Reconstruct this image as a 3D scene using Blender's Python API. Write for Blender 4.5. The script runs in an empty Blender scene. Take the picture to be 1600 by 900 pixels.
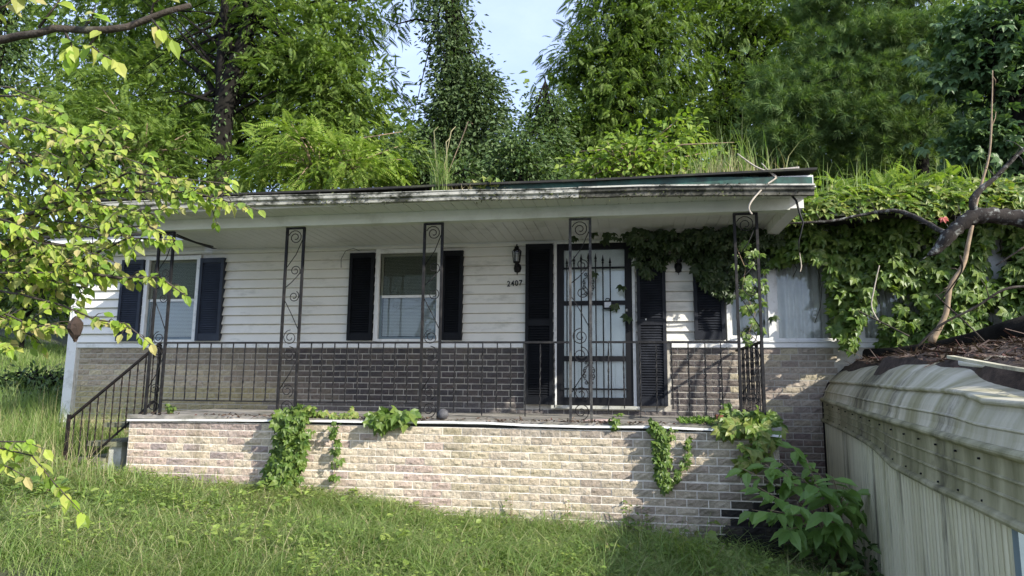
import bpy, math, random
import numpy as np
from mathutils import Vector, Matrix

random.seed(7)
RNG = np.random.default_rng(11)
SC = bpy.context.scene
COL = SC.collection

# ------------------------------------------------------------------ camera
CF = 1062.42
CAM = np.array([0.8062, -7.4788, 0.3815])
YAW, PITCH, ROLL = 0.1723, 0.1426, 0.0094
_r = np.array([math.cos(YAW), math.sin(YAW), 0.0])
_f0 = np.array([-math.sin(YAW), math.cos(YAW), 0.0])
_z = np.array([0, 0, 1.0])
FWD = _f0 * math.cos(PITCH) + _z * math.sin(PITCH)
_up = -_f0 * math.sin(PITCH) + _z * math.cos(PITCH)
RIGHT = _r * math.cos(ROLL) + _up * math.sin(ROLL)
UP = -_r * math.sin(ROLL) + _up * math.cos(ROLL)
cam = bpy.data.cameras.new('camera')
cam.sensor_width = 36.0
cam.lens = CF / 1600 * 36
cam.clip_end = 500
cam.clip_start = 0.05
cam_o = bpy.data.objects.new('camera', cam)
COL.objects.link(cam_o)
B = -FWD
cam_o.matrix_world = Matrix(((RIGHT[0], UP[0], B[0], CAM[0]), (RIGHT[1], UP[1], B[1], CAM[1]),
                             (RIGHT[2], UP[2], B[2], CAM[2]), (0, 0, 0, 1)))
SC.camera = cam_o

# ------------------------------------------------------------------ light and sky
SUN_AZ, SUN_EL = 120.0, 28.5          # degrees clockwise from +Y, elevation
world = bpy.data.worlds.new('World')
SC.world = world
world.use_nodes = True
wn, wl = world.node_tree.nodes, world.node_tree.links
sky = wn.new('ShaderNodeTexSky')
sky.sky_type = 'NISHITA'
sky.sun_disc = False
sky.sun_elevation = math.radians(SUN_EL)
sky.sun_rotation = math.radians(SUN_AZ)
sky.air_density = 1.0
sky.dust_density = 1.5
tc = wn.new('ShaderNodeTexCoord')
mp = wn.new('ShaderNodeMapping')
mp.inputs['Scale'].default_value = (1.0, 1.0, 2.2)
cn = wn.new('ShaderNodeTexNoise')
cn.inputs['Scale'].default_value = 2.6
cn.inputs['Detail'].default_value = 7
cn.inputs['Roughness'].default_value = 0.62
cr = wn.new('ShaderNodeValToRGB')
cr.color_ramp.elements[0].position = 0.30
cr.color_ramp.elements[0].color = (0.42, 0.42, 0.42, 1)
cr.color_ramp.elements[1].position = 0.72
cr.color_ramp.elements[1].color = (0.88, 0.88, 0.88, 1)
mixc = wn.new('ShaderNodeMix')
mixc.data_type = 'RGBA'
mixc.inputs[7].default_value = (2.9, 3.5, 5.3, 1)      # thin cloud, in the sky's own units
wl.new(tc.outputs['Generated'], mp.inputs['Vector'])
wl.new(mp.outputs[0], cn.inputs['Vector'])
wl.new(cn.outputs['Fac'], cr.inputs[0])
wl.new(cr.outputs[0], mixc.inputs[0])
wl.new(sky.outputs[0], mixc.inputs[6])
wl.new(mixc.outputs[2], wn['Background'].inputs[0])
wn['Background'].inputs[1].default_value = 0.148

sun = bpy.data.lights.new('sun', 'SUN')
sun.energy = 3.8
sun.angle = math.radians(0.55)
sun.color = (1.0, 0.95, 0.86)
sun_o = bpy.data.objects.new('sun', sun)
COL.objects.link(sun_o)
_a, _e = math.radians(SUN_AZ), math.radians(SUN_EL)
SUNV = Vector((math.sin(_a) * math.cos(_e), math.cos(_a) * math.cos(_e), math.sin(_e)))
sun_o.rotation_euler = SUNV.to_track_quat('Z', 'Y').to_euler()
sun_o.location = (20, -12, 15)

SC.view_settings.view_transform = 'Standard'
SC.view_settings.look = 'None'
SC.view_settings.gamma = 1.0
SC.view_settings.use_curve_mapping = False
SC.view_settings.exposure = 1.12
SC.cycles.max_bounces = 8
SC.cycles.diffuse_bounces = 4
SC.cycles.transparent_max_bounces = 12


# ------------------------------------------------------------------ helpers
def ray(u, v):
    return FWD + RIGHT * ((u - 800) / CF) - UP * ((v - 450) / CF)


def at(u, v, Y):
    d = ray(u, v)
    return CAM + d * ((Y - CAM[1]) / d[1])


def atd(u, v, D):
    return CAM + ray(u, v) * D


def wloc(o):
    v = Vector((0, 0, 0))
    while o is not None:
        v = v + o.location
        o = o.parent
    return v


def tag(o, label=None, cat=None, group=None, kind=None):
    if label:
        o['label'] = label
    if cat:
        o['category'] = cat
    if group:
        o['group'] = group
    if kind:
        o['kind'] = kind
    return o


def thing(name, label, cat, loc=(0, 0, 0), group=None):
    o = bpy.data.objects.new(name, None)
    o.empty_display_size = 0.2
    o.location = loc
    COL.objects.link(o)
    return tag(o, label, cat, group)


def put(name, me, parent=None, loc=None):
    """link mesh ME as an object whose world origin is LOC"""
    o = bpy.data.objects.new(name, me)
    COL.objects.link(o)
    base = Vector((0, 0, 0))
    if parent is not None:
        o.parent = parent
        base = wloc(parent)
    if loc is not None:
        o.location = Vector(loc) - base
    return o


def rawmesh(name, V, F, mat, smooth=False):
    V = np.asarray(V, dtype=np.float32).reshape(-1, 3)
    F = np.asarray(F, dtype=np.int32)
    m, k = F.shape
    me = bpy.data.meshes.new(name)
    me.vertices.add(len(V))
    me.vertices.foreach_set('co', V.ravel())
    me.loops.add(m * k)
    me.loops.foreach_set('vertex_index', F.ravel())
    me.polygons.add(m)
    me.polygons.foreach_set('loop_start', np.arange(0, m * k, k, dtype=np.int32))
    me.update(calc_edges=True)
    me.polygons.foreach_set('use_smooth', np.full(m, smooth, dtype=bool))
    if mat:
        me.materials.append(mat)
    return me


class MB:
    def __init__(self):
        self.v, self.f, self.s = [], [], []

    def add(self, vs, fs, smooth=False):
        n = len(self.v)
        self.v += [tuple(map(float, p)) for p in vs]
        self.f += [tuple(i + n for i in f) for f in fs]
        self.s += [smooth] * len(fs)
        return self

    def box(self, x0, x1, y0, y1, z0, z1):
        vs = [(x, y, z) for z in (z0, z1) for y in (y0, y1) for x in (x0, x1)]
        fs = [(0, 2, 3, 1), (4, 5, 7, 6), (0, 1, 5, 4), (2, 6, 7, 3), (0, 4, 6, 2), (1, 3, 7, 5)]
        return self.add(vs, fs)

    def bar(self, a, b, w, h, up=(0, 0, 1)):
        """a rectangular bar from A to B, W wide across, H along UP"""
        a, b, up = Vector(a), Vector(b), Vector(up)
        d = (b - a).normalized()
        x = d.cross(up).normalized()
        y = x.cross(d).normalized()
        vs = []
        for p in (a, b):
            for sx, sy in ((-1, -1), (1, -1), (1, 1), (-1, 1)):
                vs.append(p + x * (sx * w / 2) + y * (sy * h / 2))
        return self.add(vs, [(3, 2, 1, 0), (4, 5, 6, 7), (0, 1, 5, 4), (1, 2, 6, 5), (2, 3, 7, 6), (3, 0, 4, 7)])

    def tube(self, pts, rad, n=6, caps=True, smooth=True):
        pts = [Vector(p) for p in pts]
        if not hasattr(rad, '__len__'):
            rad = [rad] * len(pts)
        t0 = (pts[1] - pts[0]).normalized()
        nx = t0.orthogonal().normalized()
        vs, fs = [], []
        for i, p in enumerate(pts):
            if i == 0:
                t = t0
            elif i == len(pts) - 1:
                t = (pts[i] - pts[i - 1]).normalized()
            else:
                t = (pts[i + 1] - pts[i - 1]).normalized()
            nx = (nx - t * nx.dot(t))
            nx = nx.normalized() if nx.length > 1e-6 else t.orthogonal().normalized()
            ny = t.cross(nx)
            for k in range(n):
                a = 2 * math.pi * k / n
                vs.append(p + (nx * math.cos(a) + ny * math.sin(a)) * rad[i])
        for i in range(len(pts) - 1):
            for k in range(n):
                a, b = i * n + k, i * n + (k + 1) % n
                fs.append((a, b, b + n, a + n))
        if caps:
            fs.append(tuple(reversed(range(n))))
            fs.append(tuple((len(pts) - 1) * n + k for k in range(n)))
        return self.add(vs, fs, smooth)

    def lathe(self, c, prof, n=12):
        """PROF: (radius, z) pairs round the vertical axis through C"""
        vs, fs = [], []
        for r, z in prof:
            for k in range(n):
                a = 2 * math.pi * k / n
                vs.append((c[0] + r * math.cos(a), c[1] + r * math.sin(a), c[2] + z))
        for i in range(len(prof) - 1):
            for k in range(n):
                a, b = i * n + k, i * n + (k + 1) % n
                fs.append((a, b, b + n, a + n))
        return self.add(vs, fs, True)

    def sweep(self, prof, path):
        """PROF: closed list of (dy, dz); PATH: (x, y, z) stations along x"""
        n, vs, fs = len(prof), [], []
        for x, y, z in path:
            vs += [(x, y + dy, z + dz) for dy, dz in prof]
        for i in range(len(path) - 1):
            for k in range(n):
                a, b = i * n + k, i * n + (k + 1) % n
                fs.append((a, a + n, b + n, b))
        fs.append(tuple(range(n)))
        fs.append(tuple((len(path) - 1) * n + k for k in reversed(range(n))))
        return self.add(vs, fs)

    def holed(self, x0, x1, z0, z1, y0, y1, holes):
        xs = sorted({x0, x1} | {h[i] for h in holes for i in (0, 1) if x0 < h[i] < x1})
        zs = sorted({z0, z1} | {h[i] for h in holes for i in (2, 3) if z0 < h[i] < z1})
        for a, b in zip(xs, xs[1:]):
            for c, d in zip(zs, zs[1:]):
                mx, mz = (a + b) / 2, (c + d) / 2
                if not any(h[0] < mx < h[1] and h[2] < mz < h[3] for h in holes):
                    self.box(a, b, y0, y1, c, d)
        return self

    def build(self, name, mat, parent=None, loc=None):
        if loc is None:
            loc = wloc(parent) if parent is not None else Vector((0, 0, 0))
        loc = Vector(loc)
        me = bpy.data.meshes.new(name)
        me.from_pydata([(x - loc.x, y - loc.y, z - loc.z) for x, y, z in self.v], [], self.f)
        me.polygons.foreach_set('use_smooth', self.s)
        me.materials.append(mat)
        me.update()
        return put(name, me, parent, loc)


def rots(d, n):
    """rotation matrices whose y axis is D and whose z axis is about N (arrays of rows)"""
    d = d / np.maximum(np.linalg.norm(d, axis=1, keepdims=True), 1e-9)
    x = np.cross(d, n)
    l = np.linalg.norm(x, axis=1, keepdims=True)
    x = np.where(l > 1e-4, x / np.maximum(l, 1e-9), np.array([[1.0, 0, 0]]))
    z = np.cross(x, d)
    return np.stack([x, d, z], axis=2)


def scattered(tv, tf, P, R, S):
    tv = np.asarray(tv, float)
    tf = np.asarray(tf, int)
    P, S = np.asarray(P, float), np.asarray(S, float)
    V = np.einsum('nij,kj->nki', R, tv) * S[:, None, None] + P[:, None, :]
    F = tf[None] + (np.arange(len(P)) * len(tv))[:, None, None]
    return V.reshape(-1, 3), F.reshape(-1, tf.shape[1])


# ------------------------------------------------------------------ materials
def newmat(name):
    m = bpy.data.materials.new(name)
    m.use_nodes = True
    return m, m.node_tree.nodes, m.node_tree.links, m.node_tree.nodes['Principled BSDF']


def rgba(c):
    return (c[0], c[1], c[2], 1)


def noise_node(n, l, scale, detail=5, rough=0.6, stretch=None):
    t = n.new('ShaderNodeTexCoord')
    q = n.new('ShaderNodeTexNoise')
    q.inputs['Scale'].default_value = scale
    q.inputs['Detail'].default_value = detail
    q.inputs['Roughness'].default_value = rough
    g = n.new('ShaderNodeNewGeometry')
    src = g.outputs['Position']
    if stretch:
        mpn = n.new('ShaderNodeMapping')
        mpn.inputs['Scale'].default_value = stretch
        l.new(src, mpn.inputs['Vector'])
        src = mpn.outputs[0]
    l.new(src, q.inputs['Vector'])
    return q.outputs['Fac']


def ramp(n, l, src, stops):
    r = n.new('ShaderNodeValToRGB')
    e = r.color_ramp.elements
    while len(e) < len(stops):
        e.new(0.5)
    for k, (p, c) in enumerate(stops):
        e[k].position = p
        e[k].color = rgba(c) if hasattr(c, '__len__') else (c, c, c, 1)
    l.new(src, r.inputs[0])
    return r.outputs[0]


def mix(n, l, fac, a, b, mode='MIX'):
    m = n.new('ShaderNodeMix')
    m.data_type = 'RGBA'
    m.blend_type = mode
    for sock, val in ((0, fac), (6, a), (7, b)):
        if isinstance(val, bpy.types.NodeSocket):
            l.new(val, m.inputs[sock])
        elif sock == 0:
            m.inputs[0].default_value = val
        else:
            m.inputs[sock].default_value = rgba(val)
    return m.outputs[2]


def bump(n, l, bsdf, src, strength=0.3, dist=0.01):
    b = n.new('ShaderNodeBump')
    b.inputs['Strength'].default_value = strength
    b.inputs['Distance'].default_value = dist
    l.new(src, b.inputs['Height'])
    l.new(b.outputs[0], bsdf.inputs['Normal'])


def simple(name, c, rough=0.6, var=0.25, scale=6, grime=None, gscale=3.0, gpos=(0.5, 0.75), stretch=None, bmp=0.0, metal=0.0, spec=0.5):
    m, n, l, b = newmat(name)
    nf = noise_node(n, l, scale)
    dark = [x * (1 - var) for x in c]
    light = [min(1, x * (1 + var)) for x in c]
    col = ramp(n, l, nf, [(0.3, dark), (0.7, light)])
    if grime:
        gf = noise_node(n, l, gscale, 8, 0.7, stretch)
        col = mix(n, l, ramp(n, l, gf, [(gpos[0], 0.0), (gpos[1], 1.0)]), col, grime)
    l.new(col, b.inputs['Base Color'])
    b.inputs['Roughness'].default_value = rough
    b.inputs['Metallic'].default_value = metal
    b.inputs['Specular IOR Level'].default_value = spec
    if bmp:
        bump(n, l, b, noise_node(n, l, scale * 8), bmp)
    return m


def leafmat(name, cols, trans=0.35, rough=0.5, tcol=None, spec=0.35):
    m, n, l, b = newmat(name)
    g = n.new('ShaderNodeNewGeometry')
    oi = n.new('ShaderNodeObjectInfo')
    ad = n.new('ShaderNodeMath')
    ad.operation = 'ADD'
    fr = n.new('ShaderNodeMath')
    fr.operation = 'FRACT'
    l.new(g.outputs['Random Per Island'], ad.inputs[0])
    l.new(oi.outputs['Random'], ad.inputs[1])
    l.new(ad.outputs[0], fr.inputs[0])
    k = len(cols)
    col = ramp(n, l, fr.outputs[0], [(i / max(1, k - 1), c) for i, c in enumerate(cols)])
    l.new(col, b.inputs['Base Color'])
    b.inputs['Roughness'].default_value = rough
    b.inputs['Specular IOR Level'].default_value = spec
    t = n.new('ShaderNodeBsdfTranslucent')
    l.new(mix(n, l, 1.0, col, tcol or (1.25, 1.35, 0.55), 'MULTIPLY'), t.inputs[0])
    ms = n.new('ShaderNodeMixShader')
    ms.inputs[0].default_value = trans
    l.new(b.outputs[0], ms.inputs[1])
    l.new(t.outputs[0], ms.inputs[2])
    l.new(ms.outputs[0], n['Material Output'].inputs['Surface'])
    return m


def brickmat(name):
    m, n, l, b = newmat(name)
    oi = n.new('ShaderNodeObjectInfo')
    at_ = n.new('ShaderNodeVertexColor')
    at_.layer_name = 'tint'
    g = n.new('ShaderNodeNewGeometry')
    base = mix(n, l, 1.0, oi.outputs['Color'], at_.outputs['Color'], 'MULTIPLY')
    rnd = ramp(n, l, g.outputs['Random Per Island'], [(0, 0.92), (1, 1.08)])
    base = mix(n, l, 1.0, base, rnd, 'MULTIPLY')
    nf = noise_node(n, l, 22, 6, 0.65)
    base = mix(n, l, 1.0, base, ramp(n, l, nf, [(0.3, 0.72), (0.7, 1.2)]), 'MULTIPLY')
    ng = noise_node(n, l, 2.2, 8, 0.7)
    base = mix(n, l, ramp(n, l, ng, [(0.56, 0.0), (0.78, 0.55)]), base, (0.16, 0.135, 0.09))
    st = noise_node(n, l, 2.6, 7, 0.65, (1.6, 1.6, .35))
    base = mix(n, l, ramp(n, l, st, [(0.56, 0.0), (0.72, 0.5)]), base, (0.13, 0.115, 0.07))
    l.new(base, b.inputs['Base Color'])
    b.inputs['Roughness'].default_value = 0.85
    b.inputs['Specular IOR Level'].default_value = 0.25
    bump(n, l, b, noise_node(n, l, 38, 4, .55), 0.9, 0.012)
    return m


M = {}
M['brick'] = brickmat('brick_face')
M['mortar_pale'] = simple('mortar_pale', (0.76, 0.70, 0.60), 0.9, 0.2, 14, (0.15, 0.13, 0.09), 2.5, (0.55, 0.8), bmp=0.3)
M['mortar_grey'] = simple('mortar_grey', (0.48, 0.45, 0.38), 0.9, 0.2, 14, (0.16, 0.145, 0.12), 2.5, (0.52, 0.82), bmp=0.3)
M['siding'] = simple('vinyl_siding', (0.72, 0.705, 0.64), 0.5, 0.04, 3, (0.36, 0.36, 0.31), 2.4, (0.53, 0.8), (0.7, 1, 2.2))
M['white'] = simple('white_trim', (0.72, 0.72, 0.69), 0.5, 0.06, 4, (0.30, 0.29, 0.24), 4, (0.52, 0.78))
M['beam'] = simple('beam_paint', (0.58, 0.60, 0.52), 0.55, 0.08, 3, (0.33, 0.34, 0.25), 2.0, (0.5, 0.85))
M['soffit'] = simple('soffit_vinyl', (0.58, 0.585, 0.56), 0.5, 0.05, 3, (0.27, 0.27, 0.23), 1.8, (0.55, 0.85))
M['shutter'] = simple('shutter_black', (0.006, 0.007, 0.009), 0.6, 0.3, 5, spec=.2)
M['shutter_blue'] = simple('shutter_skylit', (0.026, 0.033, 0.048), 0.6, 0.25, 5, spec=.3)  # lighter, bluer copy of the black shutter; skylight is put into the colour
M['shutter_grey'] = simple('shutter_chalky', (0.012, 0.014, 0.019), 0.6, 0.35, 5, (0.04, 0.044, 0.055), 3, (0.5, 0.8), spec=.25)
M['iron'] = simple('wrought_iron', (0.013, 0.013, 0.014), 0.7, 0.4, 12, (0.06, 0.055, 0.05), 9, (0.52, 0.78), spec=0.2)
M['iron_worn'] = simple('wrought_iron_worn', (0.035, 0.035, 0.036), 0.7, 0.4, 14, (0.15, 0.145, 0.125), 8, (0.48, 0.75), spec=.2)
M['rust'] = simple('rusty_rail', (0.013, 0.011, 0.011), 0.7, 0.4, 14, (0.045, 0.026, 0.02), 7, (0.5, 0.75), spec=.2)
M['concrete'] = simple('porch_concrete', (0.27, 0.25, 0.22), 0.9, 0.3, 3, (0.075, 0.075, 0.045), 2.2, (0.45, 0.72), bmp=0.4)
M['step'] = simple('step_concrete', (0.48, 0.48, 0.43), 0.9, 0.2, 5, (0.17, 0.17, 0.11), 4, (0.5, 0.8), bmp=0.4)
M['step_moss'] = simple('mossy_tread', (0.20, 0.20, 0.13), 0.95, 0.35, 8, (0.05, 0.055, 0.025), 5, (0.4, 0.7), bmp=0.5)
M['gutter'] = simple('gutter_white', (0.42, 0.41, 0.35), 0.55, 0.15, 6, (0.035, 0.035, 0.02), 4.5, (0.45, 0.60), (1, 1, 1.6))
M['green_edge'] = simple('green_fascia', (0.020, 0.075, 0.055), 0.6, 0.5, 9, (0.010, 0.018, 0.012), 5, (0.45, 0.7), (1, 1, .4))
M['shingle'] = simple('roof_shingle', (0.020, 0.019, 0.018), 0.95, 0.4, 10, (0.05, 0.055, 0.03), 4, (0.5, 0.7))
M['rotwood'] = simple('weathered_fascia', (0.42, 0.38, 0.34), 0.85, 0.2, 8, (0.10, 0.08, 0.06), 5, (0.5, 0.7), (1, 1, 3), bmp=0.4)
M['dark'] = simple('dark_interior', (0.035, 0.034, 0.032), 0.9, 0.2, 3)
M['door'] = simple('white_door', (0.85, 0.83, 0.77), 0.4, 0.03, 3)
M['blind'] = simple('blind_slats', (0.56, 0.57, 0.54), 0.6, 0.05, 3)
M['curtain'] = simple('curtain_cloth', (0.66, 0.63, 0.57), 0.9, 0.08, 5, (0.42, 0.36, 0.29), 2, (0.5, 0.8))
M['lampblack'] = simple('lantern_black', (0.006, 0.006, 0.007), 0.5, 0.2, 8, spec=.25)
M['steelgrey'] = simple('lockbox_steel', (0.42, 0.42, 0.41), 0.4, 0.1, 20, metal=0.5)
M['bark'] = simple('bark', (0.060, 0.050, 0.040), 0.95, 0.5, 9, (0.13, 0.13, 0.11), 14, (0.55, 0.75), bmp=0.8, spec=0.15)
M['bark_dark'] = simple('bark_dark', (0.013, 0.012, 0.010), 0.95, 0.5, 6, bmp=0.8, spec=0.08)
M['twig_pale'] = simple('twig_pale', (0.36, 0.32, 0.26), 0.9, 0.3, 20)
M['twig_tan'] = simple('twig_tan', (0.26, 0.19, 0.12), 0.9, 0.3, 20)
M['lichen'] = simple('lichen_bark', (0.035, 0.03, 0.026), 0.95, 0.4, 12, (0.26, 0.27, 0.24), 16, (0.54, 0.66), bmp=0.6, spec=0.15)
M['soil'] = simple('soil_turf', (0.055, 0.065, 0.028), 0.95, 0.4, 2.5, (0.07, 0.055, 0.035), 1.2, (0.5, 0.7), bmp=0.6)
M['litter'] = simple('leaf_litter', (0.050, 0.034, 0.024), 0.95, 0.5, 18, (0.10, 0.07, 0.05), 9, (0.5, 0.7), bmp=0.9)
M['redbrick'] = simple('red_clay', (0.22, 0.075, 0.045), 0.9, 0.2, 20)
M['stone'] = simple('grey_ball', (0.07, 0.07, 0.075), 0.8, 0.4, 25)
M['paper'] = simple('scrap', (0.55, 0.42, 0.37), 0.9, 0.1, 10)
M['brownleaf'] = simple('withered_leaf', (0.030, 0.018, 0.012), 0.9, 0.3, 20)
M['bluegrey'] = simple('corner_trim', (0.14, 0.19, 0.21), 0.5, 0.15, 6)


def glassmat():
    m, n, l, b = newmat('window_glass')
    n.remove(b)
    tr = n.new('ShaderNodeBsdfTransparent')
    tr.inputs[0].default_value = (0.93, 0.95, 0.94, 1)
    gl = n.new('ShaderNodeBsdfGlossy')
    gl.inputs['Roughness'].default_value = 0.03
    gl.inputs[0].default_value = (0.9, 0.95, 1, 1)
    fr = n.new('ShaderNodeFresnel')
    fr.inputs[0].default_value = 1.45
    ms = n.new('ShaderNodeMixShader')
    l.new(fr.outputs[0], ms.inputs[0])
    l.new(tr.outputs[0], ms.inputs[1])
    l.new(gl.outputs[0], ms.inputs[2])
    l.new(ms.outputs[0], n['Material Output'].inputs['Surface'])
    return m


M['glass'] = glassmat()
_m, _n, _l, _b = newmat('insect_screen')
_n.remove(_b)
_t = _n.new('ShaderNodeBsdfTransparent')
_t.inputs[0].default_value = (.80, .81, .76, 1)
_d = _n.new('ShaderNodeBsdfDiffuse')
_d.inputs[0].default_value = (.10, .105, .09, 1)
_x = _n.new('ShaderNodeMixShader')
_x.inputs[0].default_value = .16
_l.new(_t.outputs[0], _x.inputs[1])
_l.new(_d.outputs[0], _x.inputs[2])
_l.new(_x.outputs[0], _n['Material Output'].inputs['Surface'])
M['screen'] = _m


def shedmat(name, base, algae, lo, hi, stretch):
    m, n, l, b = newmat(name)
    a = noise_node(n, l, 3.0, 7, 0.6, stretch)
    col = ramp(n, l, a, [(lo, base), ((lo + hi) / 2, [0.5 * x + 0.5 * y for x, y in zip(base, algae)]), (hi, algae)])
    d = noise_node(n, l, 2.2, 7, 0.75, (stretch[0] * .7, stretch[1] * .5, stretch[2] * 1.2))
    col = mix(n, l, ramp(n, l, d, [(0.53, 0.0), (0.66, 0.8)]), col, (0.055, 0.05, 0.04))
    w = noise_node(n, l, 9, 4, 0.6, (.1, 1.5, .06))
    col = mix(n, l, 1.0, col, ramp(n, l, w, [(0.35, 0.92), (0.65, 1.05)]), 'MULTIPLY')
    l.new(col, b.inputs['Base Color'])
    b.inputs['Roughness'].default_value = 0.6
    b.inputs['Specular IOR Level'].default_value = 0.22
    return m


M['shed_sheet'] = shedmat('algae_sheet', (0.44, 0.41, 0.27), (0.11, 0.11, 0.045), 0.30, 0.70, (.6, 1.3, .3))
M['shed_roof'] = shedmat('roof_pan', (0.58, 0.54, 0.42), (0.25, 0.235, 0.12), 0.32, 0.70, (.3, 1.7, .3))
M['shed_wall'] = shedmat('wall_panel_paint', (0.64, 0.605, 0.43), (0.46, 0.43, 0.26), 0.42, 0.80, (.5, 3.0, .12))

M['grass'] = leafmat('grass_blades', [(0.12, 0.20, 0.05), (0.16, 0.25, 0.06), (0.21, 0.30, 0.085), (0.29, 0.34, 0.13), (0.13, 0.22, 0.055), (0.36, 0.36, 0.18)], 0.42, 0.5, spec=.3)
M['hay'] = leafmat('dry_stalks', [(0.30, 0.26, 0.13), (0.42, 0.37, 0.22), (0.22, 0.22, 0.10)], 0.25, 0.6)
M['dogwood'] = leafmat('dogwood_leaves', [(0.19, 0.30, 0.030), (0.24, 0.36, 0.04), (0.33, 0.41, 0.06), (0.38, 0.40, 0.10), (0.13, 0.23, 0.03), (0.44, 0.37, 0.16), (0.17, 0.27, 0.03), (0.11, 0.19, 0.03), (0.30, 0.38, 0.05)], 0.42, 0.5)
M['ivy'] = leafmat('creeper_leaves', [(0.065, 0.125, 0.022), (0.10, 0.17, 0.03), (0.16, 0.22, 0.05), (0.08, 0.14, 0.026)], 0.3, 0.42)
M['ivy_yellow'] = leafmat('creeper_leaves_yellowing', [(0.10, 0.19, 0.035), (0.19, 0.26, 0.055), (0.28, 0.29, 0.09), (0.13, 0.21, 0.04)], 0.35, 0.45)
M['shrub'] = leafmat('shrub_leaves', [(0.12, 0.22, 0.045), (0.16, 0.27, 0.06), (0.20, 0.32, 0.085), (0.10, 0.19, 0.045)], 0.35, 0.42)
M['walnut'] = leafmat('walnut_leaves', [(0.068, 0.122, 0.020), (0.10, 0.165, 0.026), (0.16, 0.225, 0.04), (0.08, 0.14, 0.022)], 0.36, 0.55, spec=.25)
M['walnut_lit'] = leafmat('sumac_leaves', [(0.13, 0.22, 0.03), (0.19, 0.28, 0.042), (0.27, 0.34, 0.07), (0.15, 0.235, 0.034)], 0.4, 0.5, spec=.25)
M['vinetree'] = leafmat('vine_cover_leaves', [(0.05, 0.092, 0.028), (0.078, 0.13, 0.038), (0.12, 0.17, 0.056)], 0.28, 0.5, spec=.3)
M['spruce'] = leafmat('spruce_leaves', [(0.055, 0.092, 0.036), (0.080, 0.125, 0.048), (0.12, 0.165, 0.07)], 0.25, 0.55, spec=.25)
M['pine'] = leafmat('pine_needles', [(0.075, 0.14, 0.042), (0.115, 0.19, 0.056), (0.19, 0.26, 0.085)], 0.25, 0.6, spec=.25)
M['maple'] = leafmat('grape_leaves', [(0.055, 0.105, 0.038), (0.075, 0.135, 0.046), (0.11, 0.17, 0.056)], 0.22, 0.45, spec=.25)
M['wood_far'] = leafmat('far_wood_leaves', [(0.05, 0.09, 0.016), (0.08, 0.125, 0.022), (0.13, 0.18, 0.034)], 0.33, 0.6, spec=.2)
M['moss'] = leafmat('moss_sprigs', [(0.10, 0.19, 0.03), (0.15, 0.25, 0.04), (0.07, 0.13, 0.025)], 0.3, 0.6)

# ------------------------------------------------------------------ leaf templates (tip along +y, face along +z), triangles
OV = np.array([(0, 0, 0), (0, .34, -.015), (0, .70, -.01), (0, 1, -.09), (-.27, .28, .06), (-.25, .62, .06), (.27, .28, .06), (.25, .62, .06)], float)
OVF = [(0, 6, 1), (1, 6, 7), (1, 7, 2), (2, 7, 3), (0, 1, 4), (1, 5, 4), (1, 2, 5), (2, 3, 5)]
DI = np.array([(0, 0, 0), (.24, .42, .07), (0, 1, -.05), (-.24, .42, .07)], float)
DIF = [(0, 1, 2), (0, 2, 3)]


def compound(n, spread, narrow, droop):
    vs, fs = [], []
    for k in range(n):
        a = math.radians(-spread + 2 * spread * k / (n - 1))
        s = 0.72 + 0.28 * math.cos(a)
        lf = np.array([(0, 0, 0), (narrow * .40, .30, .03), (narrow * .42, .62, .03), (0, 1, -droop), (-narrow * .42, .62, .03), (-narrow * .40, .30, .03), (0, .5, -.03)]) * s
        ca, sa = math.cos(a), math.sin(a)
        lf2 = np.stack([lf[:, 0] * ca + lf[:, 1] * sa, -lf[:, 0] * sa + lf[:, 1] * ca, lf[:, 2] - droop * np.abs(math.sin(a)) * lf[:, 1] * .5], 1)
        i = len(vs)
        vs += list(lf2)
        fs += [(i, i + 1, i + 6), (i + 1, i + 2, i + 6), (i + 2, i + 3, i + 6), (i + 3, i + 4, i + 6), (i + 4, i + 5, i + 6), (i + 5, i, i + 6)]
    return np.array(vs), fs


CR, CRF = compound(5, 88, .58, .26)


def frond(pairs=9, ll=.33, lw=.115, droop=.38):
    vs, fs = [], []
    def leaflet(p, d, s):
        p, d = np.array(p), np.array(d) / np.linalg.norm(d)
        x = np.cross(d, (0, 0, 1.0))
        x /= np.linalg.norm(x)
        i = len(vs)
        vs.extend([p, p + d * ll * s * .42 + x * lw * s * .5 + (0, 0, .012), p + d * ll * s + (0, 0, -.05 * s), p + d * ll * s * .42 - x * lw * s * .5 + (0, 0, .012)])
        fs.extend([(i, i + 1, i + 2), (i, i + 2, i + 3)])
    for k in range(pairs):
        t = .18 + .78 * k / (pairs - 1)
        s = .55 + .45 * math.sin(math.pi * min(1, .25 + .75 * t))
        p = (0, t, -droop * t * t)
        for sg in (-1, 1):
            leaflet(p, (sg, .45, -.28), s)
    leaflet((0, .98, -droop), (0, 1, -.7), .8)
    return np.array(vs), fs


FR, FRF = frond()


def needles(n=26, L=1.0, w=.035):
    vs, fs = [], []
    rr = np.random.default_rng(3)
    for k in range(n):
        a = 2 * math.pi * k / n * 2.4
        e = rr.uniform(.15, 1.25)
        d = np.array([math.cos(a) * math.sin(e), math.cos(e) * .9 + .1, math.sin(a) * math.sin(e)])
        d /= np.linalg.norm(d)
        x = np.cross(d, (.3, .2, 1))
        x /= np.linalg.norm(x)
        b = np.array([0, rr.uniform(-.35, .15), 0])
        l = L * rr.uniform(.75, 1.1)
        i = len(vs)
        vs += [b - x * w, b + x * w, b + d * l + np.array([0, 0, -.12 * l])]
        fs += [(i, i + 1, i + 2)]
    return np.array(vs), fs


NE, NEF = needles()


def unit(v):
    return v / np.maximum(np.linalg.norm(v, axis=1, keepdims=True), 1e-9)


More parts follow.
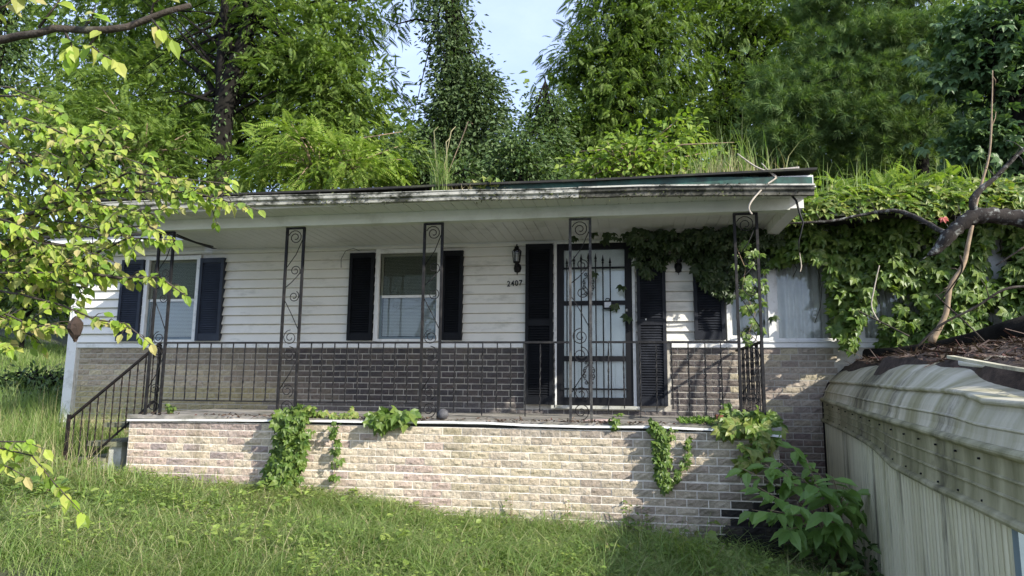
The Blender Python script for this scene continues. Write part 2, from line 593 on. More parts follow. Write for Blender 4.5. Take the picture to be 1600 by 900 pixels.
def foliage(root, tv, tf, P, D, N, S, mat, nparts=0, part='leaf', mass='foliage', shapes=8):
    """leaves at P pointing along D, faces about N; the NPARTS that show largest are parts, the rest one mass"""
    P, D, N, S = map(np.asarray, (P, D, N, S))
    R = rots(D, N)
    base = wloc(root)
    order = np.argsort(np.linalg.norm(P - CAM, axis=1) / S)
    big, rest = order[:nparts], order[nparts:]
    if nparts:
        mes = []
        for k in range(shapes):
            v = np.array(tv, float).copy()
            rr = np.random.default_rng(k + 5)
            v[:, 0] *= rr.uniform(.85, 1.15)
            v[:, 2] += rr.uniform(-.40, .15) * v[:, 1] ** 2 + rr.uniform(-.5, .8) * v[:, 0] ** 2
            mes.append(rawmesh('leaf_shape', v, tf, mat, False))
        for j, i in enumerate(big):
            o = bpy.data.objects.new(part, mes[j % shapes])
            o.parent = root
            mx = Matrix([list(R[i][0]) + [0], list(R[i][1]) + [0], list(R[i][2]) + [0], [0, 0, 0, 1]])
            o.location = Vector(P[i]) - base
            o.rotation_euler = mx.to_euler()
            o.scale = (S[i],) * 3
            COL.objects.link(o)
    if len(rest):
        parts_ = []
        for k in range(3):
            v = np.array(tv, float).copy()
            v[:, 0] *= (1, .85, 1.12)[k]
            v[:, 2] += (0, -.30, .12)[k] * v[:, 1] ** 2 + (0, .7, -.4)[k] * v[:, 0] ** 2
            q = rest[k::3]
            if len(q):
                parts_.append(scattered(v, tf, P[q] - np.array(base), R[q], S[q]))
        n_, Vs, Fs = 0, [], []
        for v, f in parts_:
            Vs.append(v)
            Fs.append(f + n_)
            n_ += len(v)
        V, F = np.concatenate(Vs), np.concatenate(Fs)
        o = put(mass, rawmesh(mass, V, F, mat), root, base)
        if nparts or mass == 'sprigs':
            o['kind'] = 'stuff'
        return o


def jit_(n):
    return RNG.normal(0, 1, (n, 3)) * np.array([1, 1, .25])


def ground_z(x, y):
    x, y = np.asarray(x, float), np.asarray(y, float)
    xc = np.clip(x, -7.5, 3.2)
    z = -1.0 - 0.078 * (xc + 1.5)
    z = z + 0.11 * np.maximum(0, y - 1.0) + 0.0035 * np.maximum(0, y - 14) ** 2
    z = z + 0.10 * np.maximum(0, -7.8 - x)
    z = z + 0.03 * np.sin(x * 1.7 + y) + 0.02 * np.sin(y * 2.9 - x * .7)
    return z


# ------------------------------------------------------------------ bricks
BW, BH, PX, PZ = 0.202, 0.0695, 0.215, 0.0825
DEPTH = 0.008


def brick_shape(seed):
    rr = np.random.default_rng(seed)
    nx, nz = 6, 4
    vs, fs = [], []
    for j in range(nz):
        for i in range(nx):
            u, w = i / (nx - 1), j / (nz - 1)
            edge = i in (0, nx - 1) or j in (0, nz - 1)
            y = -DEPTH * (.62 if edge else 1) + (rr.uniform(-.002, .002) if edge else rr.uniform(-.007, .006))
            ju = 0 if edge else rr.uniform(-.05, .05)
            jw = 0 if edge else rr.uniform(-.07, .07)
            vs.append(((u + ju - .5) * BW, y, (w + jw - .5) * BH))
    for j in range(nz - 1):
        for i in range(nx - 1):
            a = j * nx + i
            fs.append((a, a + 1, a + nx + 1, a + nx))
    c = [0, nx - 1, nz * nx - 1, (nz - 1) * nx]
    b = len(vs)
    vs += [(vs[k][0], 0.0, vs[k][2]) for k in c]
    ring = [list(range(0, nx)), [j * nx + nx - 1 for j in range(nz)], list(range(nz * nx - 1, (nz - 1) * nx - 1, -1)), [j * nx for j in range(nz - 1, -1, -1)]]
    for k, r_ in enumerate(ring):
        fs.append(tuple([b + k] + [b + (k + 1) % 4] + list(reversed(r_))))
    return vs, fs


def tinted(me, cols=None):
    a = me.attributes.new('tint', 'FLOAT_COLOR', 'POINT')
    n = len(me.vertices)
    arr = np.ones((n, 4), np.float32) if cols is None else cols
    a.data.foreach_set('color', arr.ravel())
    return me


BRICKS = []
for k in range(10):
    vs, fs = brick_shape(40 + k)
    me = bpy.data.meshes.new('brick')
    me.from_pydata(vs, [], fs)
    me.materials.append(M['brick'])
    tinted(me)
    BRICKS.append((me, np.array(vs), fs))


def lay_bricks(parent, y, x0, x1, z_top, z_bot, holes, colour, limit, seed, skip=lambda x, z: False, seams=()):
    rr = np.random.default_rng(seed)
    out, row, z = [], 0, z_top
    while z > z_bot:
        zc = z - PZ / 2
        x = x0 - rr.uniform(0, .03) - (PX / 2 if row % 2 else 0)
        while x < x1:
            a, b = max(x, x0) + .005, min(x + PX, x1) - .005
            segs = [(a, b)]
            for h in holes:
                if h[2] < zc < h[3]:
                    segs = [s for (p, q) in segs for s in ((p, min(q, h[0])), (max(p, h[1]), q)) if s[1] - s[0] > .035]
            for p, q in segs:
                if q - p > .035 and not skip((p + q) / 2, zc):
                    out.append(((p + q) / 2, zc, q - p, rr.integers(len(BRICKS)), rr.random() < .5))
            x += PX
        z -= PZ
        if row in seams:
            z -= .008
        row += 1
    out = [o + (np.clip(np.array(colour(o[0], o[1], rr)), .004, .9),) for o in out]
    out.sort(key=lambda o: (o[0] - CAM[0]) ** 2 + (y - CAM[1]) ** 2 + (o[1] - CAM[2]) ** 2 - 4 * o[2])
    base = wloc(parent)
    for x, zc, w, k, flip, c in out[:limit]:
        o = bpy.data.objects.new('brick', BRICKS[k][0])
        o.parent = parent
        o.location = Vector((x, y + rr.uniform(-.002, .0025), zc)) - base
        o.scale = ((w / BW) * (-1 if False else 1), 1, rr.uniform(.98, 1.03))
        o.rotation_euler = (0, rr.uniform(-.006, .006), 0)
        o.color = (c[0], c[1], c[2], 1)
        COL.objects.link(o)
    V, F, T = [], [], []
    for x, zc, w, k, flip, c in out[limit:]:
        n = len(V)
        v = BRICKS[k][1] * np.array([w / BW, 1, 1]) + np.array([x - base.x, y - base.y, zc - base.z])
        V += [tuple(p) for p in v]
        F += [tuple(i + n for i in f) for f in BRICKS[k][2]]
        T += [(c[0], c[1], c[2], 1)] * len(v)
    if V:
        me = bpy.data.meshes.new('brickwork')
        me.from_pydata(V, [], F)
        me.materials.append(M['brick'])
        tinted(me, np.array(T, np.float32))
        o = put('brickwork', me, parent, base)
        o['kind'] = 'stuff'


def lerp(a, b, t):
    t = min(1, max(0, t))
    return [x + (y - x) * t for x, y in zip(a, b)]


def pick(rr, cols):
    return cols[rr.integers(len(cols))]


def noise2(x, z, s=1.0):
    return .5 + .25 * math.sin(x * 2.3 * s + 1.7 * math.sin(z * 3.1 * s)) + .25 * math.sin(z * 5.2 * s - x * 1.3 * s + .8)


# ------------------------------------------------------------------ ground
gx = np.concatenate([np.arange(-60, -14, 2.0), np.arange(-14, 8, .25), np.arange(8, 61, 2.0)])
gy = np.concatenate([np.arange(-14, -5, 1.0), np.arange(-5, 6, .25), np.arange(6, 70, 2.0)])
GX, GY = np.meshgrid(gx, gy)
GZ = ground_z(GX, GY)
gv = np.stack([GX, GY, GZ], -1).reshape(-1, 3)
nx_ = len(gx)
gi = (np.arange(len(gy) - 1)[:, None] * nx_ + np.arange(nx_ - 1)[None]).ravel()
g_o = put('ground', rawmesh('ground', gv, np.stack([gi, gi + 1, gi + nx_ + 1, gi + nx_], 1), M['soil'], True))
tag(g_o, 'grassy yard sloping down to the right and rising into a wooded hill behind the house', 'ground', kind='structure')

# ------------------------------------------------------------------ house
D = 1.78                                   # the plane of the front wall
house = thing('house', 'single storey house with white lap siding over brick panels and dark shutters', 'house', (-2.5, D, 0))
W1 = (-6.47, -5.66, 1.02, 2.24)
W2 = (-2.74, -1.88, 1.02, 2.26)
DR = (-0.20, 0.875, 0.12, 2.36)
W3 = (2.10, 2.58, 1.02, 2.22)
PICT = [(2.68, 3.62, .99, 2.22), (3.72, 4.55, .99, 2.22), (4.65, 5.22, .99, 2.22), (5.42, 6.4, .99, 2.22)]
HOLES = [W1, W2, DR, W3] + PICT
wall = MB().holed(-7.72, 7.5, -1.7, 2.5, D + .005, D + .12, HOLES)
wall.box(-7.72, -7.6, D + .12, 8.0, -1.2, 2.5).box(7.4, 7.5, D + .12, 8.0, -1.2, 2.5).box(-7.72, 7.5, 8.0, 8.1, -1.2, 2.5)
wall.build('wall', M['mortar_grey'], house)
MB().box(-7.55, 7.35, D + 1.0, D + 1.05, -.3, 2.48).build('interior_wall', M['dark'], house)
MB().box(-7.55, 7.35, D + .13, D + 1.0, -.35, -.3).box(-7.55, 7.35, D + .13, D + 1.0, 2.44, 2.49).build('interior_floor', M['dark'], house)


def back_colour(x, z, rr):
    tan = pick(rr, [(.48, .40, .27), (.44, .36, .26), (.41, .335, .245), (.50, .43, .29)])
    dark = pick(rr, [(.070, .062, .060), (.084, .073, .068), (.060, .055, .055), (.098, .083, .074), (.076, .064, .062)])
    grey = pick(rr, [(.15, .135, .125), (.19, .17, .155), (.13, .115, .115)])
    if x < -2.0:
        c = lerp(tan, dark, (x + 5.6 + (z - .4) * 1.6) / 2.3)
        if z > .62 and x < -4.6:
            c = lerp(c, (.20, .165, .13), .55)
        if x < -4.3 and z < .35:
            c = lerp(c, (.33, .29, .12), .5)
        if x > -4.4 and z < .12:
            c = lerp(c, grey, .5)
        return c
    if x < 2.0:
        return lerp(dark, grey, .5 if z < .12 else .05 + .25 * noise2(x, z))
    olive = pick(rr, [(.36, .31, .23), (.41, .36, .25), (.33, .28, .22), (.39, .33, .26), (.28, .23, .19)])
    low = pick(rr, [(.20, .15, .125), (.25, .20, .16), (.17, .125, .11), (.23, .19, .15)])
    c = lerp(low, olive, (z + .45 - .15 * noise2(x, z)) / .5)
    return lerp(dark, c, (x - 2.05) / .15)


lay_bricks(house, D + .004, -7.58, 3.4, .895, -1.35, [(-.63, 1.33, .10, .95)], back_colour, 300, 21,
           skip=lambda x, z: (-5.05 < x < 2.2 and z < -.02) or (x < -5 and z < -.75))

# lap siding, one board at a time
prof = [(.012, .010), (-.036, .010), (-.042, .016), (.000, .135), (.012, .135)]
zz = .965
while zz < 2.40:
    top = min(zz + .135, 2.49)
    for a, b in ((-7.62, W1[0] - .07), (W1[1] + .07, W2[0] - .07), (W2[1] + .07, -.215), (.89, W3[0] - .06)):
        mb = MB()
        mb.sweep([(dy, dz * (top - zz) / .135) for dy, dz in prof], [(a, D, zz), (b, D, zz)])
        mb.build('siding_board', M['siding'], house, ((a + b) / 2, D, zz))
    for w in (W1, W2):
        if zz + .06 > w[3]:
            mb = MB().sweep([(dy, dz * (top - zz) / .135) for dy, dz in prof], [(w[0] - .068, D, zz), (w[1] + .068, D, zz)])
            mb.build('siding_board', M['siding'], house, (w[0], D, zz))
    zz += .135
MB().box(-7.62, -.64, D - .028, D + .004, .900, .963).box(1.34, 7.4, D - .028, D + .004, .900, .963).build('base_trim', M['white'], house)
MB().box(2.06, 7.4, D - .05, D + .004, .966, .985).build('sill_board', M['white'], house)
MB().box(-7.74, -7.62, D - .035, D + .10, -.95, 2.48).box(-7.80, -7.742, D - .02, D + .10, -.62, 2.48).build('corner_board', M['white'], house)
MB().box(2.585, 2.675, D - .04, D + .004, .986, 2.46).build('corner_board', M['white'], house)
for a, b in ((3.62, 3.72), (4.55, 4.65), (5.22, 5.42), (6.4, 7.4)):
    MB().box(a + .002, b - .002, D - .035, D + .004, .986, 2.46).build('mullion', M['white'], house)
MB().box(2.677, 7.4, D - .03, D + .004, 2.222, 2.47).build('head_board', M['white'], house)
MB().box(-7.6, 2.57, D - .03, D - .002, 2.365, 2.385).build('frieze_trim', M['soffit'], house)


def shutter(x0, x1, z0, z1, mat, panels, label=None):
    st = .045
    ye = D - .082
    fr = MB().box(x0, x0 + st, ye, D - .002, z0, z1).box(x1 - st, x1, ye, D - .002, z0, z1)
    zs = [z0, z1] if panels == 1 else [z0, z0 + (z1 - z0) * .50, z1]
    fr.box(x0 + st, x1 - st, ye + .004, D - .024, z0, z0 + .10).box(x0 + st, x1 - st, ye + .004, D - .024, z1 - .07, z1)
    for q in zs[1:-1]:
        fr.box(x0 + st, x1 - st, ye + .004, D - .024, q - .04, q + .04)
    fr.box(x0 + st, x1 - st, D - .048, D - .045, z0 + .1, z1 - .07)
    s = fr.build('shutter', mat, house, (x0, D, z0))
    if label:
        s['label'] = label
    lv = MB()
    z = z0 + .115
    while z < z1 - .085:
        if all(abs(z - q) > .055 for q in zs[1:-1]):
            lv.add([(x0 + st, ye + .008, z - .012), (x1 - st, ye + .008, z - .012), (x1 - st, D - .050, z + .016), (x0 + st, D - .050, z + .016),
                    (x0 + st, ye + .008, z - .006), (x1 - st, ye + .008, z - .006), (x1 - st, D - .050, z + .022), (x0 + st, D - .050, z + .022)],
                   [(0, 3, 2, 1), (4, 5, 6, 7), (0, 1, 5, 4), (2, 3, 7, 6)])
        z += .034
    o = lv.build('louvers', mat, s)
    o['kind'] = 'stuff'


shutter(-6.92, -6.545, 1.00, 2.25, M['shutter_blue'], 1, 'black shutter with skylight blue painted in')
shutter(-5.585, -5.19, 1.00, 2.25, M['shutter_blue'], 1, 'black shutter with skylight blue painted in')
shutter(-3.19, -2.815, 1.00, 2.27, M['shutter'], 1)
shutter(-1.80, -1.50, 1.00, 2.27, M['shutter'], 1)
shutter(-.605, -.225, .135, 2.335, M['shutter'], 2)
shutter(.905, 1.285, .135, 2.335, M['shutter_grey'], 2, 'tall shutter with a chalky lower half')
shutter(1.645, 2.035, 1.00, 2.27, M['shutter_grey'], 1)


def window(h, frame=.062, blind=True, half=None, label=None):
    x0, x1, z0, z1 = h
    fr = MB()
    fr.box(x0 - frame, x0, D - .05, D + .09, z0 - .03, z1 + frame).box(x1, x1 + frame, D - .05, D + .09, z0 - .03, z1 + frame)
    fr.box(x0, x1, D - .048, D + .09, z1, z1 + frame - .004).box(x0, x1, D - .055, D + .09, z0 - .04, z0)
    w = fr.build('window', M['white'], house, (x0, D, z0))
    if label:
        w['label'] = label
    zm = (z0 + z1) / 2 - .02
    for a, b, y, nm in ((zm, z1, D + .03, 'upper'), (z0, zm + .03, D + .008, 'lower')):
        s = MB()
        s.box(x0 + .002, x0 + .032, y, y + .02, a, b).box(x1 - .032, x1 - .002, y, y + .02, a, b)
        s.box(x0 + .032, x1 - .032, y, y + .02, b - .035, b - .001).box(x0 + .032, x1 - .032, y, y + .02, a + .001, a + .038)
        s.build('sash', M['bluegrey'] if nm == 'lower' and blind else M['white'], w)
        MB().box(x0 + .033, x1 - .033, y + .008, y + .012, a + .039, b - .036).build('pane', M['glass'], w)
        if nm == 'upper' and blind:
            MB().box(x0 + .004, x1 - .004, D - .012, D - .009, a + .03, b - .004).build('screen', M['screen'], w)
    MB().box(x0 + .03, x1 - .03, D + .002, D + .012, zm - .006, zm + .034).build('meeting_rail', M['white'], w)
    if blind:
        sl = MB()
        z = z0 + .06
        while z < z1 - .02:
            sl.add([(x0 + .03, D + .068, z - .008), (x1 - .03, D + .068, z - .008), (x1 - .03, D + .078, z + .010), (x0 + .03, D + .078, z + .010)], [(0, 1, 2, 3)])
            z += .021
        o = sl.build('blind_slats', M['blind'], w)
        o['kind'] = 'stuff'
        MB().box(x0 + .03, x1 - .03, D + .06, D + .085, z1 - .05, z1 - .005).build('blind_rail', M['blind'], w)
    return w


window(W1)
window(W2)
window(W3, .04, False)
for h in PICT:
    x0, x1, z0, z1 = h
    w = MB().box(x0 + .002, x1 - .002, D, D + .05, z0, z0 + .03).box(x0 + .002, x1 - .002, D, D + .05, z1 - .03, z1 - .002)
    w.box(x0 + .002, x0 + .03, D, D + .05, z0 + .03, z1 - .03).box(x1 - .03, x1 - .002, D, D + .05, z0 + .03, z1 - .03)
    w = w.build('window', M['white'], house, (x0, D, z0))
    MB().box(x0 + .031, x1 - .031, D + .022, D + .027, z0 + .031, z1 - .031).build('pane', M['glass'], w)


def curtain(x0, x1, z0, z1, y, label):
    n = int((x1 - x0) / .012)
    mb = MB()
    vs = []
    for z in (z0, (z0 + z1) / 2, z1):
        for i in range(n + 1):
            x = x0 + (x1 - x0) * i / n
            vs.append((x, y + .028 * math.sin(x * 62 + .8 * math.sin(x * 17)) + .01 * math.sin(x * 23 + z * 2), z))
    fs = [(r * (n + 1) + i, r * (n + 1) + i + 1, (r + 1) * (n + 1) + i + 1, (r + 1) * (n + 1) + i) for r in range(2) for i in range(n)]
    mb.add(vs, fs, True)
    tag(mb.build('curtain', M['curtain'], None, (x0, y, z0)), label, 'curtain', 'curtains behind the sunroom windows')


curtain(2.70, 3.60, 1.0, 2.2, D + .085, 'grey beige curtain behind the wide window just right of the porch')
curtain(3.74, 4.53, 1.0, 2.2, D + .085, 'curtain behind the middle sunroom window, half hidden by creeper')
curtain(4.67, 5.20, 1.0, 2.2, D + .085, 'curtain behind the sunroom window most covered in creeper')
curtain(2.12, 2.56, 1.02, 2.2, D + .085, 'curtain behind the narrow double hung window by the end iron post')

# front door behind a barred security door
jamb = MB().box(DR[0] - .012, DR[0] + .025, D - .04, D + .10, .13, 2.36).box(DR[1] - .03, DR[1] + .008, D - .04, D + .10, .13, 2.36)
jamb.box(DR[0] + .025, DR[1] - .03, D - .036, D + .10, 2.335, 2.36)
jamb.build('door_jamb', M['white'], house)
MB().box(DR[0] - .05, DR[1] + .06, D - .07, D + .10, .085, .128).build('door_sill', M['step'], house)
dr = MB().box(DR[0] + .03, DR[1] - .035, D + .03, D + .075, .135, 2.33).build('front_door', M['door'], house)
for k, (a, b) in enumerate(((.3, .62), (.86, 1.4), (1.62, 2.15))):
    for c in (-.06, .38):
        MB().box(c, c + .30, D + .022, D + .0295, a, b).build('door_panel', M['door'], dr)
sx0, sx1, sz0, sz1 = DR[0] + .027, DR[1] - .032, .135, 2.332
sd = MB().box(sx0, sx0 + .095, D - .03, D + .01, sz0, sz1).box(sx1 - .095, sx1, D - .03, D + .01, sz0, sz1)
sd.box(sx0 + .095, sx1 - .095, D - .028, D + .01, sz0, sz0 + .10).box(sx0 + .095, sx1 - .095, D - .028, D + .01, 2.245, sz1)
sd.box(sx0 + .095, sx1 - .095, D - .028, D + .01, .715, .785).box(sx0 + .095, sx1 - .095, D - .028, D + .01, 1.475, 1.535)
sd = sd.build('security_door', M['lampblack'], house)
sd['label'] = 'black steel security door with spear tipped bars'
for a, b in ((sz0 + .1, .715), (.785, 1.475), (1.535, 2.245)):
    MB().box(sx0 + .094, sx1 - .094, D - .006, D - .002, a, b).build('pane', M['glass'], sd)
for z in (.345, 1.985):
    MB().box(sx0 + .06, sx1 - .06, D - .05, D - .031, z - .012, z + .012).build('cross_rail', M['lampblack'], sd)
bars = [sx0 + .095 + .045 + k * .098 for k in range(7)]
for k, x in enumerate(bars):
    t = 2.17 - .012 * abs(k - 3) ** 1.6
    mb = MB().box(x - .008, x + .008, D - .060, D - .051, .20, t - .10)
    mb.lathe((x, D - .055, t - .10), [(.008, 0), (.016, .02), (.008, .035), (.019, .05), (.012, .075), (.001, .13)], 6)
    mb.build('bar', M['lampblack'], sd)


def spiral(cx, cz, r0, r1, a0, turns, n=22):
    return [(cx + (r0 + (r1 - r0) * t) * math.cos(a0 + turns * 2 * math.pi * t), cz + (r0 + (r1 - r0) * t) * math.sin(a0 + turns * 2 * math.pi * t)) for t in [i / n for i in range(n + 1)]]


for zc in (1.76, .56):
    for sg in (-1, 1):
        xc = bars[3]
        pts = []
        for (px_, pz_, rr_, a_, tr) in ((.035, .13, .024, 2.6, -1.2), (.055, .02, .026, 2.0, -1.1), (.055, -.04, .026, 4.2, 1.1), (.035, -.13, .024, 3.6, 1.2)):
            MB().tube([(xc + sg * q[0], D - .062, zc + q[1]) for q in spiral(px_, pz_, rr_, .006, a_, tr, 14)], .006, 5).build('scroll', M['lampblack'], sd)
        MB().tube([(xc + sg * q[0], D - .062, zc + q[1]) for q in ((.012, .12), (.03, .085), (.06, .07), (.078, .03), (.06, 0), (.078, -.05), (.06, -.085), (.03, -.10), (.012, -.14))], .006, 5).build('scroll', M['lampblack'], sd)
MB().box(sx1 - .06, sx1 - .035, D - .085, D - .031, 1.12, 1.36).build('door_handle', M['lampblack'], sd)
MB().lathe((sx1 - .075, D - .04, 1.40), [(.0, -.02), (.018, -.018), (.018, .018), (0, .02)], 8).build('door_lock', M['steelgrey'], sd)
lb = thing('lockbox', 'small grey key lockbox hanging from the middle rail of the barred door', 'lockbox', (.52, D - .09, 1.41))
MB().box(.475, .565, D - .115, D - .064, 1.41, 1.505).build('body', M['steelgrey'], lb)
MB().box(.468, .572, D - .118, D - .116, 1.405, 1.43).box(.468, .476, D - .118, D - .116, 1.43, 1.50).box(.564, .572, D - .118, D - .116, 1.43, 1.50).build('rim', M['lampblack'], lb)
MB().tube([(.495, D - .09, 1.505), (.495, D - .09, 1.545), (.505, D - .09, 1.556), (.535, D - .09, 1.556), (.545, D - .09, 1.545), (.545, D - .09, 1.505)], .007, 6).build('shackle', M['lampblack'], lb)
MB().lathe((1.02, D - .068, 1.27), [(0, -.014), (.013, -.01), (.013, .01), (0, .014)], 8).build('door_bell', M['white'], house)


def lantern(x, z, label):
    y = D - .10
    t = thing('wall_lantern', label, 'lantern', (x, D - .03, z), 'carriage lanterns on the porch wall')
    MB().lathe((x, y, z), [(.001, .27), (.012, .26), (.008, .245), (.03, .23), (.034, .205), (.062, .175), (.068, .165)], 8).build('cap', M['lampblack'], t)
    MB().lathe((x, y, z), [(.062, .164), (.045, .02)], 8).build('glass', M['glass'], t)
    c = MB()
    for k in range(6):
        a = math.pi / 3 * k
        c.bar((x + .064 * math.cos(a), y + .064 * math.sin(a), z + .166), (x + .046 * math.cos(a), y + .046 * math.sin(a), z + .018), .009, .009, (1, .3, 0))
    c.lathe((x, y, z), [(.05, .02), (.05, .008), (.03, -.005), (.012, -.02)], 8)
    c.build('cage', M['lampblack'], t)
    MB().lathe((x, D - .02, z - .06), [(.001, .075), (.045, .055), (.055, 0), (.045, -.055), (.001, -.075)], 10).build('back_plate', M['lampblack'], t)
    MB().tube([(x, y, z - .01), (x, y, z - .05), (x, D - .05, z - .075), (x, D - .045, z - .11), (x, D - .06, z - .165)], [.014, .012, .012, .010, .004], 6).build('arm', M['lampblack'], t)


lantern(-.725, 2.065, 'black carriage lantern on the siding above the house number')
lantern(1.46, 2.03, 'black carriage lantern half buried in creeper beside the door')

num = thing('house_number', 'black numerals 2407 on the siding under the lantern', 'number', (-.87, D - .03, 1.745))
for k, ch in enumerate('2407'):
    cu = bpy.data.curves.new('digit', 'FONT')
    cu.body = ch
    cu.size = .108
    cu.offset = .0018
    cu.extrude = .004
    o = bpy.data.objects.new('digit', cu)
    COL.objects.link(o)
    bpy.context.view_layer.update()
    me = bpy.data.meshes.new_from_object(o.evaluated_get(bpy.context.evaluated_depsgraph_get()))
    bpy.data.objects.remove(o)
    me.materials.clear()
    me.materials.append(M['lampblack'])
    d_ = put('digit', me, num, (-.868 + k * .056, D - .046, 1.748 + .004 * k))
    d_.rotation_euler = (math.pi / 2, 0, 0)
    d_.scale = (.86, 1.0, 1)

# porch ceiling, beam, eave
for k in range(61):
    x = -5.32 + k * .131
    MB().box(x + .004, x + .127, .07, D - .03, 2.388, 2.40).add([(x + .127, .07, 2.396), (x + .135, .07, 2.396), (x + .135, D - .03, 2.396), (x + .127, D - .03, 2.396)], [(0, 1, 2, 3)]).build('soffit_panel', M['soffit'], house, (x, 0, 2.39))
    MB().box(x + .004, x + .127, -.46, -.07, 2.380, 2.392).add([(x + .127, -.46, 2.388), (x + .135, -.46, 2.388), (x + .135, -.07, 2.388), (x + .127, -.07, 2.388)], [(0, 1, 2, 3)]).build('eave_panel', M['soffit'], house, (x, 0, 2.38))
MB().box(-5.33, 2.50, -.065, .065, 2.255, 2.384).build('porch_beam', M['beam'], house)
MB().box(2.50, 2.64, -.065, D - .04, 2.27, 2.384).build('side_beam', M['white'], house)
MB().box(-5.45, 2.64, -.478, -.462, 2.365, 2.50).build('fascia', M['white'], house)
MB().box(-5.45, 2.64, -.46, D + .1, 2.402, 2.47).build('roof_deck', M['dark'], house)
g_path = [(-5.5, 2.425), (-3.4, 2.43), (-1.86, 2.405), (-.95, 2.40), (-.28, 2.380), (.30, 2.375), (.93, 2.37), (1.7, 2.345), (2.62, 2.31)]
gp = [(0, 0), (-.055, -.045), (-.085, -.04), (-.09, -.005), (-.112, .012), (-.115, .045), (-.125, .052), (-.125, .06), (-.105, .06), (-.10, .052), (-.10, .02), (-.075, -.02), (-.04, -.03), (0, .008)]
MB().sweep(gp, [(x, -.479, z) for x, z in g_path[:6]]).build('gutter', M['gutter'], house)
M['gutter_rot'] = simple('rotten_gutter', (.20, .19, .15), .8, .3, 7, (.022, .022, .014), 3.5, (.38, .56), bmp=.4)
MB().sweep(gp[:6] + gp[8:], [(x, -.479, z) for x, z in g_path[5:]]).build('gutter', M['gutter_rot'], house)['label'] = 'rotten mossy end of the gutter'
MB().sweep([(-.122, .047), (-.130, .047), (-.130, .063), (-.122, .063)], [(x, -.479, z) for x, z in g_path[5:]]).build('gutter_lip', M['gutter'], house)
MB().add([], []).sweep([(-.004, 0), (-.018, 0), (-.024, .105), (-.008, .112)], [(-.9, -.475, 2.455), (.2, -.475, 2.44), (.93, -.48, 2.428), (1.8, -.49, 2.400), (2.62, -.50, 2.36)]).build('drip_edge', M['green_edge'], house)
MB().bar((2.05, -.2, 2.60), (2.58, -.2, 2.635), .03, .085).build('fascia_stub', M['rotwood'], house)
MB().bar((-.3, -.43, 2.497), (1.3, -.43, 2.500), .02, .035).build('fascia_board', M['rotwood'], house)
rf = MB()
xs = [-5.5, -4, -2.4, -1, .4, 1.6, 2.66]
dz = [0, .0, -.006, .0, -.010, .0, .008]
vs = []
for y, z in ((-.56, 2.522), (D, 2.80), (5.0, 3.05), (9.0, 2.6)):
    for x, d in zip(xs, dz):
        vs += [(x, y, z + d), (x, y, z + d + .022)]
n = len(xs) * 2
fs = []
for r in range(3):
    for i in range(len(xs) - 1):
        a = r * n + 2 * i
        fs += [(a, a + n, a + n + 2, a + 2), (a + 1, a + 3, a + n + 3, a + n + 1)]
for i in range(len(xs) - 1):
    fs.append((2 * i, 2 * i + 2, 2 * i + 3, 2 * i + 1))
for r in range(3):
    fs += [(r * n, r * n + 1, r * n + n + 1, r * n + n), (r * n + n - 2, r * n + 2 * n - 2, r * n + 2 * n - 1, r * n + n - 1)]
rf.add(vs, fs)
rf.build('roof', M['shingle'], house)
lr = MB().sweep([(0, 0), (0, .03), (4, .42), (8, .03), (8, 0), (4, .39)], [(-8.2, 1.2, 2.52), (-5.55, 1.2, 2.52)])
lr.build('roof', M['shingle'], house)
MB().box(-8.1, -5.56, 1.30, D - .03, 2.44, 2.50).box(-8.1, -5.56, 1.24, 1.30, 2.43, 2.515).build('eave', M['white'], house)
MB().box(2.70, 7.6, .95, 8.2, 2.44, 2.52).build('flat_roof', M['shingle'], house)
MB().box(2.70, 3.40, .905, .940, 2.415, 2.45).build('roof_edge', M['white'], house)
MB().box(2.70, 7.6, .942, .949, 2.42, 2.52).build('roof_edge', M['shingle'], house)

# ------------------------------------------------------------------ porch base
porch = thing('porch', 'raised porch with a sun bleached brick faced front and thin white cap strip', 'porch', (-1.4, .8, -1.0))
MB().box(-5.09, 2.27, -.115, D, -1.75, -.075).build('core', M['mortar_pale'], porch)
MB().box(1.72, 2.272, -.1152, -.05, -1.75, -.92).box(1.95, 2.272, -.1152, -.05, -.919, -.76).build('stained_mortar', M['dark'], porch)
slab = MB()
rr = np.random.default_rng(5)
xs = np.linspace(-5.12, 2.30, 60)
ev = []
for i, x in enumerate(xs):
    e = -.135 + rr.uniform(-.012, .012) + (.03 * rr.random() if x > -.5 else 0)
    for y, z in ((e, -.045), (e, -.012 + rr.uniform(-.012, .006)), (.05, rr.uniform(-.004, .006)), (D, .012)):
        ev.append((x, y, z))
ef = []
for i in range(len(xs) - 1):
    for k in range(3):
        a = i * 4 + k
        ef.append((a, a + 4, a + 5, a + 1))
ef.append((0, 1, 2, 3))
slab.add(ev, ef)
slab.build('slab', M['concrete'], porch)
MB().box(-5.1, 2.28, -.10, D, -.074, -.046).build('slab_edge', M['dark'], porch)
cap = [(-5.10, -.066), (-4.2, -.052), (-3.5, -.044), (-2.67, -.035), (-1.9, -.033), (-1.15, -.022), (-.75, -.022), (-.32, -.036), (.3, -.041), (1.03, -.030), (1.6, -.045), (2.29, -.098)]
MB().sweep([(0, -.011), (0, .011), (-.018, .011), (-.02, -.011)], [(x, -.135, z) for x, z in cap]).build('cap_strip', M['white'], porch)


